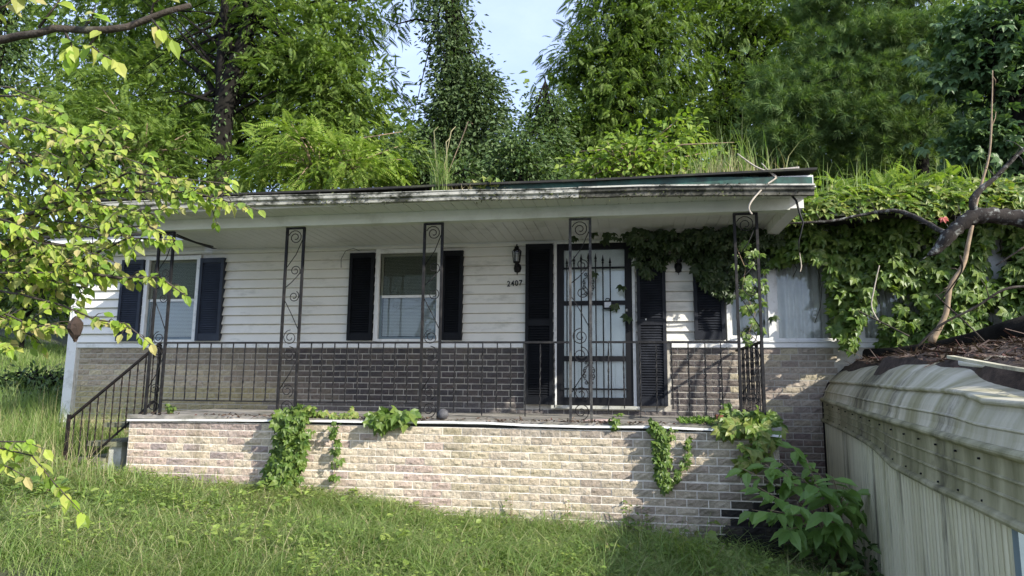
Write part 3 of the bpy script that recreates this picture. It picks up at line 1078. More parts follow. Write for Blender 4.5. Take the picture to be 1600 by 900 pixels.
def front_colour(x, z, rr):
    pale = pick(rr, [(.50, .425, .32), (.475, .40, .305), (.52, .445, .335), (.49, .405, .295)])
    pink = pick(rr, [(.43, .335, .275), (.40, .315, .265), (.45, .36, .285)])
    mauve = pick(rr, [(.32, .26, .235), (.285, .235, .215), (.36, .295, .255)])
    olive = pick(rr, [(.44, .375, .255), (.41, .35, .24), (.465, .395, .275)])
    r = rr.random()
    n = noise2(x, z)
    if x < -3.3:
        c = pink if r < .45 else (mauve if r < .6 + .2 * n else pale)
        if z > -.12:
            c = mauve
    elif x < -1.2:
        c = pale if r < .85 else pink
        if z < -.45 and r > .6:
            c = pink
    elif x < .3:
        c = olive if r < .5 else (pale if r < .92 else lerp(mauve, olive, .6))
        if n > .72:
            c = lerp(c, (.25, .22, .14), .4)
    else:
        c = pick(rr, [(.42, .355, .26), (.39, .33, .245), (.44, .375, .275), (.36, .30, .225), (.33, .27, .21)])
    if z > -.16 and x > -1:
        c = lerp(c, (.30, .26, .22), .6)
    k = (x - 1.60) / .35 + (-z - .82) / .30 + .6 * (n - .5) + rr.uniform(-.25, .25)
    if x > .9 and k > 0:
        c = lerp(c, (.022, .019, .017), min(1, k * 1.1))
    return c


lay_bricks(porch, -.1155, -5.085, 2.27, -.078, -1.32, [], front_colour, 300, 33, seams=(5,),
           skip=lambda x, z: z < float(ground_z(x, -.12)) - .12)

# ------------------------------------------------------------------ steps at the left end
steps = thing('porch_steps', 'mossy concrete steps climbing to the left end of the porch', 'steps', (-5.55, .75, -.8))
for a, b, z, ml in ((-5.58, -5.115, -.115, 'step_moss'), (-5.80, -5.30, -.345, 'step_moss'), (-6.00, -5.55, -.55, 'step_moss')):
    MB().box(a, b, .05, 1.35, z - .055, z).build('tread', M[ml], steps)
for a, b, z0, z1 in ((-5.24, -5.10, -.9, -.172), (-5.50, -5.33, -.95, -.402), (-5.74, -5.52, -.95, -.607)):
    MB().box(a, b, .085, 1.30, z0, z1).build('riser', M['step'], steps)

# ------------------------------------------------------------------ ironwork
HB = 2.25


def iron_post(xa, xb, label, mats):
    t = thing('iron_post', label, 'post', ((xa + xb) / 2, 0, 0), 'scrolled iron porch posts')
    for x in (xa, xb):
        MB().box(x - .014, x + .014, -.014, .014, -.035, HB).build('leg', mats[0], t)
    MB().box(xa + .0145, xb - .0145, -.012, .012, HB - .02, HB).build('cross_bar', mats[0], t)
    xc, r = (xa + xb) / 2, (xb - xa) / 2 - .018
    def sc(pts, rad=.0055):
        MB().tube([(x, 0, z) for x, z in pts], rad, 5).build('scroll', mats[1], t)
    z = HB - .03
    sc(spiral(xc, z - r, r, .022, math.pi * .9, -1.75))
    sc([(xb - .016, z - 1.3 * r), (xc + .02, z - .30), (xa + .016, z - .46)])
    z1 = z - .50
    for sg, zc, fl in ((1, z1, 1), (1, z1 - .31, -1)):
        sc(spiral(xc + .02, zc, r * .75, .02, -math.pi * .35 * fl, 1.5 * fl))
    sc([(xa + .016, z1 - .20), (xc - .02, z1 - .14), (xb - .016, z1 - .02)])
    sc([(xa + .016, z1 - .36), (xc, z1 - .52), (xb - .016, z1 - .70)])
    z2 = z1 - .80
    sc(spiral(xc, z2, r, .022, math.pi * .5, 1.75))
    sc(spiral(xc, z2 - 2.15 * r, r, .022, math.pi * .5, -1.75))
    sc([(xb - .016, z2 - 3.0 * r), (xc + .02, z2 - .42), (xa + .016, z2 - .60)])
    z3 = z2 - .62
    if z3 > .12:
        sc(spiral(xc, z3, r * .9, .022, -math.pi * .4, 1.6))
    sc(spiral(xc, .02 + r, r, .022, -math.pi * .5, 1.6))
    return t


PO = [(-4.985, -4.79), (-3.264, -3.045), (-1.535, -1.322), (.162, .386), (1.938, 2.168)]
PLB = ['scrolled iron post at the porch steps, leafy twigs hanging in front of it', 'scrolled iron post rising behind the leafy creeper on the porch edge', 'scrolled iron post in front of the middle window', 'pale weathered scrolled iron post in front of the barred door', 'scrolled iron post at the right end of the porch, wrapped by creeper']
for (a, b), lb_ in zip(PO, PLB):
    iron_post(a, b, lb_, (M['iron_worn'] if 'pale' in lb_ else M['iron'], M['iron']))


def twisted(mb, a, b, w=.012):
    """a square bar whose middle is twisted"""
    a, b = Vector(a), Vector(b)
    n = 15
    vs, fs = [], []
    for i in range(n + 1):
        t = i / n
        p = a.lerp(b, t)
        ang = 0 if t < .12 or t > .88 else (t - .12) / .76 * math.pi * 3.5
        ww = w * (1.25 if .12 < t < .88 and i % 2 else .95)
        for k in range(4):
            q = ang + math.pi / 4 + k * math.pi / 2
            vs.append(p + Vector((math.cos(q), math.sin(q), 0)) * ww * .7)
    for i in range(n):
        for k in range(4):
            c, d = i * 4 + k, i * 4 + (k + 1) % 4
            fs.append((c, d, d + 4, c + 4))
    return mb.add(vs, fs)


def railing(p, q, label, zt=.86, zb=.17, step=.155, bottom=True, mat='iron'):
    p, q = Vector(p), Vector(q)
    t = thing('railing', label, 'railing', (p + q) / 2, 'iron railings round the porch')
    MB().bar(p + Vector((0, 0, zt)), q + Vector((0, 0, zt - .002)), .034, .022).build('top_rail', M[mat], t)
    if bottom:
        MB().bar(p + Vector((0, 0, zb)), q + Vector((0, 0, zb)), .022, .016).build('bottom_rail', M[mat], t)
    L = (q - p).length
    n = max(2, int(round(L / step)))
    for k in range(1, n):
        c = p.lerp(q, k / n)
        z0 = zb + .008 if bottom else zb - .12 + .05 * ((k * 7) % 3)
        lean = Vector((.006 * math.sin(k * 2.1), 0, 0))
        twisted(MB(), c + Vector((0, 0, z0)), c + lean + Vector((0, 0, zt - .011))).build('baluster', M[mat], t)
    return t


railing((PO[0][1] + .014, 0, 0), (PO[1][0] - .014, 0, 0), 'black iron railing beside the steps, in front of tan and brown bricks')
railing((PO[1][1] + .014, 0, 0), (PO[2][0] - .014, 0, 0), 'black iron railing between the creeper clad post and the window post')
railing((PO[2][1] + .014, 0, 0), (PO[3][0] - .014, 0, 0), 'black iron railing left of the door post, in front of dark bricks', bottom=False)
railing((PO[3][1] + .014, 0, 0), (PO[4][0] - .014, 0, 0), 'black iron railing in front of the barred door, its bottom rail missing', step=.172, bottom=False)
railing((PO[4][1], .016, 0), (PO[4][1], D - .03, 0), 'short iron railing closing the right end of the porch', step=.10, zb=.11)

sr = thing('stair_railing', 'sloping rusty iron handrail beside the steps', 'railing', (-6.0, 0, -.85), 'iron railings round the porch')
MB().box(-6.045, -6.013, -.016, .016, -.95, -.02).build('newel_post', M['rust'], sr)
MB().box(-4.905, -4.875, .03, .06, -.03, .84).build('newel_post', M['iron'], sr)
MB().bar((-6.04, .012, -.085), (-4.86, .012, .862), .034, .024).build('top_rail', M['rust'], sr)
MB().bar((-5.98, .012, -.765), (-4.86, .012, .18), .022, .018).build('bottom_rail', M['rust'], sr)
for k in range(11):
    t = (k + .8) / 11.6
    x = -6.04 + 1.18 * t
    twisted(MB(), (x, .012, max(-.80, -.815 + .945 * t)), (x, .012, -.095 + .947 * t)).build('baluster', M['rust'], sr)

# ------------------------------------------------------------------ the sagging metal carport at the right
K, SX, SY = .10, 3.16, 1.4


def swall(y):
    return SX + K * (y - SY)


def curve(pts):
    ys = [p[0] for p in pts][::-1]
    zs = [p[1] for p in pts][::-1]
    return lambda y: float(np.interp(y, ys, zs))


c_C = curve([(1.7, -.02), (1.37, -.03), (.45, -.06), (-.5, -.10), (-1.0, -.14), (-1.33, -.20), (-1.52, -.23), (-1.94, -.245), (-2.5, -.26), (-3.09, -.26), (-3.8, -.275)])
c_A = curve([(1.7, .245), (1.47, .24), (-.5, .16), (-2.27, .11), (-3.27, .08), (-3.8, .07)])
c_B = curve([(1.7, .47), (.67, .45), (-.57, .42), (-1.47, .39), (-2.34, .38), (-2.82, .365), (-3.2, .32), (-3.8, .31)])
c_T = curve([(1.7, .62), (0, .61), (-.86, .60), (-1.74, .56), (-2.4, .50), (-2.9, .43), (-3.3, .38), (-4.2, .36)])

shed = thing('carport', 'sagging white metal carport streaked green with algae, debris heaped on its roof', 'carport', (2.95, -1.0, -1.4))
YB, YF = 1.70, -3.62
y = YB
while y > YF + .05:
    y2 = max(y - .074, YF)
    xa, xb = swall(y), swall(y2)
    z0a, z0b = float(ground_z(xa, y)) - .35, float(ground_z(xb, y2)) - .35
    z1a, z1b = c_C(y) + .01, c_C(y2) + .01
    e = .006
    prof = [(y, 0.03), (y - .008, -.004), ((y + y2) / 2, -.008), (y2 + .008, -.004), (y2, 0.03)]
    vs = []
    for yy, dx in prof:
        f = (y - yy) / (y - y2)
        xx = xa + (xb - xa) * f + dx + .012 * math.sin(yy * 1.9) * .5
        vs += [(xx, yy, z0a + (z0b - z0a) * f), (xx, yy, z1a + (z1b - z1a) * f)]
    MB().add(vs, [(2 * i, 2 * i + 1, 2 * i + 3, 2 * i + 2) for i in range(4)]).build('wall_panel', M['shed_wall'], shed, (xa, y, z0a))
    y = y2
ys = np.concatenate([np.arange(YB, YF, -.07), [YF - .12, YF - .3, YF - .5]])


def sheet(rows, name, mat, x_of=swall, thick=False):
    """ROWS(y) -> list of (s, z) going up and over the eave"""
    vs, n = [], None
    for yy in ys:
        r = rows(yy)
        n = len(r)
        vs += [(x_of(yy) + s, yy, z) for s, z in r]
    fs = [(i * n + k, (i + 1) * n + k, (i + 1) * n + k + 1, i * n + k + 1) for i in range(len(ys) - 1) for k in range(n - 1)]
    return MB().add(vs, fs, False).build(name, mat, shed)


def half(s, z, r, n=5, out=1.0):
    return [(s - out * r * math.sin(math.pi * i / n), z - r * math.cos(math.pi * i / n)) for i in range(n + 1)]


def fascia_rows(yy):
    zc, za = c_C(yy), c_A(yy)
    h = za - zc
    w = .003 * math.sin(yy * 2.1)
    r = [(-.004, zc - .012)]
    r += half(-.014 + w, zc + .012, .026, 6, 1.35)
    for f in (.36, .62):
        r += [(-.006 + w, zc + h * f - .014)] + half(-.006 + w, zc + h * f, .010, 4, 1.2)
    r += [(-.006 + w, za - .036)] + half(-.012 + w, za, .027, 7, 1.4)
    return r


def pan_rows(yy):
    za, zb, zt = c_A(yy), c_B(yy), c_T(yy)
    dent = max(0, min(1, (-yy - 2.4) / .8))
    w = .006 * math.sin(yy * 4.1)
    r = [(-.012, za + .027)]
    for f, s in ((.25, .004), (.42, .014)):
        r.append((s + w, za + (zb - za) * f))
    r += half(.020 + w, za + (zb - za) * .46, .010, 4, 1.2)
    for f, s in ((.62, .034), (.82, .064)):
        r.append((s + w, za + (zb - za) * f))
    r += half(.092 + w - .02 * dent, zb, .018, 6, 1.2)
    r += [(.13 + .05 * dent, zb + (zt - zb) * .35), (.20 + .12 * dent, zb + (zt - zb) * (.75 - .25 * dent) - .02 * dent), (.27 + .2 * dent, zt - .05 * dent)]
    r += [(.36 + .2 * dent, zt + .03 - .09 * dent), (.60 + .1 * dent, zt + .09 - .12 * dent), (1.2, zt + .13)]
    return r


sw = MB()
for k in range(14):
    yy = 1.4 - .36 * k
    for f in (.15, .80):
        zc, za = c_C(yy), c_A(yy)
        sw.lathe((swall(yy) - .014, yy, zc + (za - zc) * f), [(.0, -.007), (.008, -.005), (.008, .005), (0, .007)], 6)
sw.build('screw_heads', M['lampblack'], shed)['kind'] = 'stuff'
sheet(fascia_rows, 'fascia_sheet', M['shed_sheet'])
sheet(pan_rows, 'roof_pan', M['shed_roof'])
MB().box(swall(YF) - .012, swall(YF) + .05, YF - .06, YF - .002, -1.8, c_C(YF) - .01).build('corner_post', M['bluegrey'], shed)
MB().box(swall(YF) + .052, swall(YF) + 2.4, YF - .05, YF - .01, -1.8, -.31).build('front_panel', M['white'], shed)
MB().box(6.5, 6.6, YF, YB, -1.8, .9).build('far_wall', M['shed_wall'], shed)
MB().tube([(swall(1.72) - .012, 1.715, -1.2), (swall(1.72) - .012, 1.715, .24), (swall(1.72) + .06, 1.715, .44), (swall(1.72) + .25, 1.715, .62), (swall(1.72) + .4, 1.715, .70)], .012, 5).build('edge_strip', M['rust'], shed)
MB().bar((2.93, -2.45, .60), (3.0, -3.0, .515), .05, .02).bar((3.0, -3.0, .515), (3.12, -3.5, .44), .05, .02).build('loose_strip', M['shed_roof'], shed)


def litter_z(x, y):
    s = x - swall(y)
    e = .21 + .04 * math.sin(y * 3.1) + max(0, -y - 1.9) * .14
    h = c_T(y) + .015 + .05 * (1 - math.exp(-max(0, s - .2) / .7)) + .10 * s
    h += .025 * math.sin(x * 7 + y * 3) + .02 * math.sin(y * 9 - x * 4)
    return h, s - e


lx = np.linspace(0, 3.9, 50)
vs, n = [], len(lx)
lys = np.arange(1.74, -3.7, -.09)
for yy in lys:
    for s in lx:
        e = .21 + .04 * math.sin(yy * 3.1) + .025 * math.sin(yy * 5) + max(0, -yy - 1.9) * .14
        x = swall(yy) + e + s
        z, _ = litter_z(x, yy)
        if s == 0:
            z = c_T(yy) - .09
        vs.append((x, yy, z))
fs = [(i * n + k, (i + 1) * n + k, (i + 1) * n + k + 1, i * n + k + 1) for i in range(len(lys) - 1) for k in range(n - 1)]
lt = MB().add(vs, fs, True).build('leaf_litter', M['litter'], None, (4.5, -.5, .7))
tag(lt, 'brown rotting leaf litter and needles heaped over the carport roof', 'leaf litter', kind='stuff')
N = 14000
px = RNG.uniform(.2, 3.2, N)
py = RNG.uniform(-3.4, 1.7, N)
P = []
for a, b in zip(px, py):
    e = .10 + .10 * RNG.random() + max(0, -b - 1.9) * .14
    x = swall(b) + e + a ** 1.2
    P.append((x, b, litter_z(x, b)[0] + .012))
P = np.array(P)
D_ = unit(np.stack([RNG.normal(0, 1, N), RNG.normal(0, 1, N), RNG.normal(0, .18, N)], 1))
N_ = np.stack([RNG.normal(0, .3, N), RNG.normal(0, .3, N), np.ones(N)], 1)
ST = np.array([(-.03, 0, 0), (.03, 0, 0), (.02, 1, .03), (-.02, 1, .03)])
M['stick'] = leafmat('litter_sticks', [(.05, .032, .022), (.10, .065, .045), (.17, .13, .10), (.04, .028, .02), (.09, .035, .025)], .05, .8)
V, F = scattered(ST, [(0, 1, 2, 3)], P, rots(D_, N_), RNG.uniform(.03, .17, N) * (1 + 1.2 * (RNG.random(N) > .95)))
Vq, Fq = scattered(np.array([(-.3, .4, .05), (0, 0, 0), (.3, .4, .05), (0, 1, 0)]), [(0, 1, 2, 3)], P[:7000] + np.array([.03, .02, .004]), rots(unit(jit_(7000)), unit(jit_(7000) * .5 + np.array([0, 0, 1.0]))), RNG.uniform(.03, .08, 7000))
V, F = np.concatenate([V, Vq]), np.concatenate([F, Fq + len(V)])
tw = put('twig_litter', rawmesh('twig_litter', V - np.array([4.5, -.5, .7]), F, M['stick']), None, (4.5, -.5, .7))
tag(tw, 'tangle of fine dead twigs and needles scattered on the carport roof', 'twigs', kind='stuff')

lg = []
for u, v, Y in ((1353, 556, 1.25), (1400, 556, 1.0), (1460, 549, .7), (1520, 536, .35), (1570, 522, 0), (1625, 506, -.3)):
    lg.append(at(u, v, Y))
tag(MB().tube(lg, [.085, .10, .105, .11, .12, .12], 10).build('fallen_log', M['bark_dark'], None, lg[0]), 'dark wet log lying along the litter covered carport roof', 'log')
pp = [atd(1500, 566, 4.6), atd(1540, 570, 4.45), atd(1582, 577, 4.3)]
tag(MB().tube(pp, .022, 8).build('white_pipe', M['white'], None, pp[0]), 'short white plastic pipe lying in the leaf litter', 'pipe')

# ------------------------------------------------------------------ small things on the porch
p = at(692, 652, -.02)
tag(MB().lathe((p[0], p[1], 0), [(.001, 0), (.045, .008), (.066, .045), (.058, .09), (.03, .115), (.001, .12)], 9).build('round_stone', M['stone'], None, (p[0], p[1], 0)), 'dark round stone on the porch edge at the foot of the window post', 'stone')
p = at(1124, 662, .02)
tag(MB().box(p[0] - .035, p[0] + .035, p[1] - .06, p[1] + .06, .0, .10).build('clay_brick', M['redbrick'], None, (p[0], p[1], 0)), 'loose red clay brick standing in the weeds on the porch edge', 'brick')
tag(MB().add([(.30, .10, .012), (.62, .05, .014), (.66, .22, .03), (.34, .26, .018), (.30, .10, .008), (.62, .05, .010), (.66, .22, .026), (.34, .26, .014)],
             [(0, 1, 2, 3), (4, 7, 6, 5), (0, 4, 5, 1), (1, 5, 6, 2), (2, 6, 7, 3), (3, 7, 4, 0)]).build('cardboard_scrap', M['paper'], None, (.46, .15, 0)), 'pale pinkish cardboard scrap lying on the porch behind the door post', 'scrap')
a_, b_ = at(276, 366, .3), at(333, 385, 1.0)
tag(MB().tube([a_, (a_ + b_) / 2 + np.array([0, 0, -.02]), b_], .008, 5).build('loose_cable', M['iron'], None, a_), 'loose black cable hanging under the porch ceiling near the steps post', 'cable')
cb = [at(u, v, Y) for u, v, Y in ((533, 418, 1.73), (533, 405, 1.73), (540, 392, 1.73), (552, 388, 1.73), (562, 392, 1.73))]
tag(MB().tube(cb, .004, 4).build('thin_wire', M['iron'], None, cb[0]), 'thin curled wire on the siding left of the middle window', 'wire')
cb = [at(u, v, Y) for u, v, Y in ((1232, 300, -.4), (1244, 313, -.42), (1250, 335, -.42), (1255, 348, -.42), (1252, 362, -.42), (1248, 378, -.42), (1249, 400, -.42))]
tag(MB().tube(cb, [.012, .012, .011, .009, .007, .006, .005], 5).build('hanging_cable', M['lampblack'], None, cb[0]), 'black cable drooping from the right end of the gutter', 'cable')


def branch(name, label, cat, paths, mat, group=None):
    o0 = paths[0][0]
    p0 = at(*o0[:3])
    mb = MB()
    for path in paths:
        pt = [Vector(at(u, v, Y)) for u, v, Y, r in path]
        ra = [r for *_, r in path]
        P_, R_ = [], []
        for i in range(len(pt) - 1):
            for q in range(4):
                f = q / 4
                a = pt[max(0, i - 1)]
                b, c_, d = pt[i], pt[i + 1], pt[min(len(pt) - 1, i + 2)]
                p_ = .5 * (2 * b + (c_ - a) * f + (2 * a - 5 * b + 4 * c_ - d) * f * f + (3 * b - a - 3 * c_ + d) * f ** 3)
                rr_ = ra[i] + (ra[i + 1] - ra[i]) * f
                P_.append(p_ + Vector(RNG.normal(0, rr_ * .05, 3)))
                R_.append(rr_ * RNG.uniform(.88, 1.14))
        mb.tube(P_ + [pt[-1]], R_ + [ra[-1]], 8)
        if max(ra) > .012:
            for q in range(len(P_) // 3):
                k = int(RNG.integers(2, len(P_)))
                e = P_[k] + Vector((RNG.uniform(-.16, .12), RNG.uniform(-.1, .1), RNG.uniform(-.14, .2)))
                mb.tube([P_[k], P_[k].lerp(e, .55) + Vector((.015, 0, .012)), e], [min(.007, R_[k] * .5), .004, .002], 5)
    return tag(mb.build(name, mat, None, p0), label, cat, group)


branch('fallen_limb', 'thick lichen spotted dead limb reaching in over the creeper from the right edge', 'limb',
       [[(1640, 345, -.6, .085), (1600, 342, -.6, .082), (1560, 338, -.6, .080), (1525, 338, -.6, .078), (1500, 352, -.6, .066), (1480, 372, -.58, .056), (1462, 392, -.55, .04), (1450, 398, -.55, .012)],
        [(1530, 340, -.6, .05), (1520, 322, -.6, .035), (1522, 308, -.6, .031), (1537, 292, -.6, .028), (1555, 277, -.6, .022), (1590, 242, -.6, .016), (1625, 212, -.6, .010)]], M['lichen'])
branch('bare_stem', 'tan bare stem rising behind the limb from the log', 'stem',
       [[(1455, 535, .2, .036), (1478, 490, .2, .030), (1484, 450, .2, .026), (1505, 415, .2, .023), (1514, 375, .2, .020), (1530, 300, .2, .015), (1546, 240, .2, .011), (1550, 160, .2, .008), (1551, 110, .2, .004)]], M['twig_tan'])
branch('dead_twig', 'long grey twig arching over the creeper from the gutter end', 'twig',
       [[(1232, 349, .75, .012), (1300, 345, .72, .016), (1345, 336, .7, .018), (1390, 329, .6, .021), (1420, 335, .5, .024), (1455, 352, .2, .026), (1488, 372, -.4, .028)]], M['lichen'], 'dead twigs over the creeper')
branch('dead_twig', 'thin forked twig crossing the creeper just above the log', 'twig',
       [[(1430, 545, 0, .012), (1470, 508, -.1, .012), (1520, 482, -.2, .013), (1570, 452, -.3, .013), (1610, 448, -.3, .013)],
        [(1545, 540, -.2, .006), (1510, 505, -.15, .008), (1480, 478, -.1, .008), (1462, 460, -.1, .006)],
        [(1556, 415, -.3, .006), (1600, 386, -.4, .009)], [(1500, 400, -.5, .010), (1502, 425, -.4, .008), (1470, 470, -.2, .006)],
        [(1340, 485, .5, .006), (1380, 505, .4, .008), (1420, 525, .2, .009)]], M['bark'], 'dead twigs over the creeper')
branch('dead_twig', 'pale twig hooked over the roof edge above the end post', 'twig',
       [[(1152, 240, -.5, .006), (1180, 260, -.5, .008), (1212, 275, -.52, .009), (1196, 290, -.56, .009), (1176, 312, -.62, .009), (1170, 325, -.62, .009), (1175, 335, -.62, .008)],
        [(1190, 255, -.5, .005), (1206, 272, -.52, .006), (1214, 279, -.52, .005)]], M['twig_pale'], 'dead twigs over the creeper')
branch('dead_twig', 'thin vine stem hanging in front of the sunroom windows', 'twig',
       [[(1249, 395, .8, .006), (1252, 415, .8, .007), (1250, 425, .8, .006)], [(1374, 415, .9, .006), (1366, 450, .9, .008), (1362, 480, .9, .009), (1375, 505, .8, .007)]], M['twig_pale'], 'dead twigs over the creeper')


# ------------------------------------------------------------------ creepers and porch plants
def jit(n, s):
    return RNG.normal(0, 1, (n, 3)) * np.array(s)


def pix_cover(n, u0, u1, v0, v1, keep, Yf):
    out = []
    while len(out) < n:
        u, v = RNG.uniform(u0, u1), RNG.uniform(v0, v1)
        if keep(u, v):
            out.append(at(u, v, Yf(u, v)))
    return np.array(out)


# 1. the big creeper hanging over the sunroom
def bot(u):
    return np.interp(u, [1200, 1235, 1270, 1296, 1304, 1336, 1348, 1372, 1392, 1410, 1440, 1640], [415, 405, 425, 445, 535, 548, 480, 500, 540, 552, 552, 552])


ivy = thing('creeper', 'mass of green five leaved creeper hanging over the sunroom windows', 'creeper', (4.6, 1.6, 2.4))


def keep_ivy(u, v):
    b = bot(u) + 8 * math.sin(u * .21)
    if v > b:
        return RNG.random() < .006
    gap = 0.55 * math.sin(u * .043 + 1.2 * math.sin(v * .031)) + .45 * math.sin(v * .061 - u * .017)
    d = 1.0 if gap > -.35 else .22
    if 1345 < u < 1400 and v > 430:
        d *= .3
    if 1545 < u < 1572 and v > 350:
        d *= .15
    if u < 1300:
        d *= .75 if v < 400 else .4
    return RNG.random() < d


P = pix_cover(2300, 1205, 1640, 338, 552, keep_ivy, lambda u, v: 1.70 - .34 * RNG.random() ** 1.4 - .15 * max(0, math.sin(u * .045 + v * .02)))
n = len(P)
foliage(ivy, CR, CRF, P, unit(jit(n, (.55, .3, .3)) + [0, -.35, -.7]), unit(jit(n, (.45, .3, .35)) + [.25, -.8, .55]), RNG.uniform(.09, .165, n), M['ivy'], 300)
st = MB()
for k in range(26):
    x = 2.8 + 4.2 * k / 25 + RNG.uniform(-.1, .1)
    z = 2.45
    pts = []
    L = RNG.uniform(.4, 1.3)
    for i in range(7):
        pts.append((x + .05 * math.sin(i * 1.3 + k), 1.62 + .03 * math.sin(i + k * 2), z - L * i / 6))
        x += RNG.uniform(-.04, .04)
    st.tube(pts, .005, 4)
st.build('stem', M['bark'], ivy)

# 2. the mound of creeper on the flat roof
mound = thing('creeper', 'mound of yellowing creeper spread over the flat roof right of the porch', 'creeper', (4.9, 1.3, 2.5))
n = 3600
X = RNG.uniform(2.72, 7.4, n)
q = RNG.random(n)
Yv = .88 + 1.5 * q ** 1.3
hmax = np.interp(X, [2.7, 3.0, 3.4, 4.2, 4.9, 5.6, 7.4], [.20, .34, .50, .54, .54, .54, .54])
Zv = 2.43 + hmax * np.sin(np.clip(q * 1.9, 0, math.pi / 2)) + .04 * np.sin(X * 9 + Yv * 5) + RNG.normal(0, .03, n)
P = np.stack([X, Yv, Zv], 1)
foliage(mound, CR, CRF, P, unit(jit(n, (.6, .3, .3)) + [0, -.6, -.35]), unit(jit(n, (.4, .3, .3)) + [.15, -.5, .9]), RNG.uniform(.08, .145, n), M['ivy_yellow'], 240)
MB().add([(x, y, z) for x in np.linspace(2.75, 7.4, 12) for y, z in ((1.0, 2.42), (1.15, 2.55 + .06 * math.sin(x * 3)), (1.7, 2.82 + .05 * math.sin(x * 2)), (3.0, 2.8))],
         [(i * 4 + k, (i + 1) * 4 + k, (i + 1) * 4 + k + 1, i * 4 + k + 1) for i in range(11) for k in range(3)], True).build('thatch', M['litter'], mound)
n = 230
X = 2.7 + 2.2 * RNG.random(n) ** 1.3
q = RNG.random(n)
P = np.stack([X, .95 + 1.2 * q, 2.50 + np.interp(X, [2.7, 3.2, 4.2, 5], [.22, .40, .46, .46]) * np.sin(np.clip(q * 2.2, 0, 1.57)) + RNG.uniform(0, .14, n)], 1)
V, F = scattered(FR, FRF, P - np.array([4.9, 1.3, 2.5]), rots(unit(jit(n, (.6, .4, .3)) + [0, -.5, .25]), unit(jit(n, (.4, .3, .3)) + [0, -.5, .9])), RNG.uniform(.13, .28, n))
put('ferny_weeds', rawmesh('ferny_weeds', V, F, M['walnut_lit']), mound, (4.9, 1.3, 2.5))['kind'] = 'stuff'
rl = at(1474, 340, .8)
V, F = scattered(CR, CRF, np.array([[0, 0, 0]]), rots(np.array([[.2, -.4, -.9]]), np.array([[0, -1, .4]])), np.array([.075]))
M['redleaf'] = leafmat('red_leaf', [(.42, .10, .08), (.42, .10, .08)], .3, .5)
tag(put('red_leaf', rawmesh('red_leaf', V, F, M['redleaf']), None, rl), 'single red creeper leaf at the edge of the yellowing mound', 'leaf')

# 3. dark creeper inside the porch corner
dk = thing('creeper', 'dark creeper hanging from the porch ceiling over the last shutter and window', 'creeper', (1.9, 1.6, 2.3))


def bot2(u):
    return np.interp(u, [985, 1005, 1035, 1045, 1062, 1082, 1100, 1125, 1145, 1165, 1185, 1215], [395, 430, 425, 405, 395, 415, 452, 462, 470, 400, 420, 410])


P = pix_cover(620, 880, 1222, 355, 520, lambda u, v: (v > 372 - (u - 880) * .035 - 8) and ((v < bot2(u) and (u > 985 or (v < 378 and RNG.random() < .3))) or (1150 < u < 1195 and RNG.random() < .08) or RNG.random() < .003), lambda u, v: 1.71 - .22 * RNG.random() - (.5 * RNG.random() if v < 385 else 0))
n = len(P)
M['ivy_dark'] = leafmat('shaded_creeper_leaves', [(.022, .042, .013), (.032, .056, .016), (.045, .07, .022)], .12, .5)  # dark leaves made darker still, putting the porch's deep shade into the colour
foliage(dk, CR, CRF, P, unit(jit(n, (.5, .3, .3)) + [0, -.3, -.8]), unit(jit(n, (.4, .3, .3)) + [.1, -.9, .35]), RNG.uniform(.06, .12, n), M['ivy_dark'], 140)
# leaves that wind round the end post
ps = thing('creeper', 'light green creeper sprays winding round the last iron post', 'creeper', (2.05, 0, 1.6))
P = np.concatenate([pix_cover(20, 1148, 1200, 380, 470, lambda u, v: True, lambda u, v: RNG.uniform(-.05, .5)), pix_cover(12, 1160, 1195, 440, 535, lambda u, v: True, lambda u, v: RNG.uniform(.1, .7))])
n = len(P)
foliage(ps, CR, CRF, P, unit(jit(n, (.6, .3, .3)) + [0, -.3, -.7]), unit(jit(n, (.4, .3, .3)) + [.2, -.8, .6]), RNG.uniform(.06, .11, n), M['ivy'], n)
MB().tube([at(u, v, .3) for u, v in ((1150, 385), (1165, 420), (1160, 450), (1180, 490), (1170, 520), (1186, 536))], .004, 4).build('stem', M['twig_tan'], ps)


def wall_vine(label, n, path, spread, size, mat, tv=CR, tf=CRF, parts=300, y0=-.15, thick=.14, name='creeper', rise=None):
    """leaves hanging down the porch front along PATH of (u, v, half width px)"""
    us, vs_, ws = zip(*path)
    t = RNG.random(n) ** .9
    k = np.linspace(0, 1, len(path))
    uu, vv, ww = np.interp(t, k, us), np.interp(t, k, vs_), np.interp(t, k, ws)
    P = np.array([at(a + RNG.normal(0, w * .5), b + RNG.normal(0, 4), y0 - thick * RNG.random() ** 1.5) for a, b, w in zip(uu, vv, ww)])
    r_ = thing(name, label, 'creeper', at(us[0], vs_[0], y0))
    foliage(r_, tv, tf, P, unit(jit(n, (.6, .3, .35)) + [0, -.35, -.65]), unit(jit(n, (.45, .3, .35)) + [.2, -.8, .6]), RNG.uniform(size[0] * .6, size[1] * 1.05, n), mat, parts)
    sm = MB()
    for q in range(1 if n < 60 else 4):
        off = RNG.uniform(-.6, .6) if q else 0
        sm.tube([at(a + off * w + RNG.normal(0, 2), b, y0 + .012 - .01 * q) for a, b, w in zip(us, vs_, ws)] + [at(us[-1] + off * ws[-1] * 1.3, vs_[-1] + 14 * RNG.random(), y0 + .01)], .004, 4)
    sm.build('stem', M['twig_tan'], r_)
    return r_


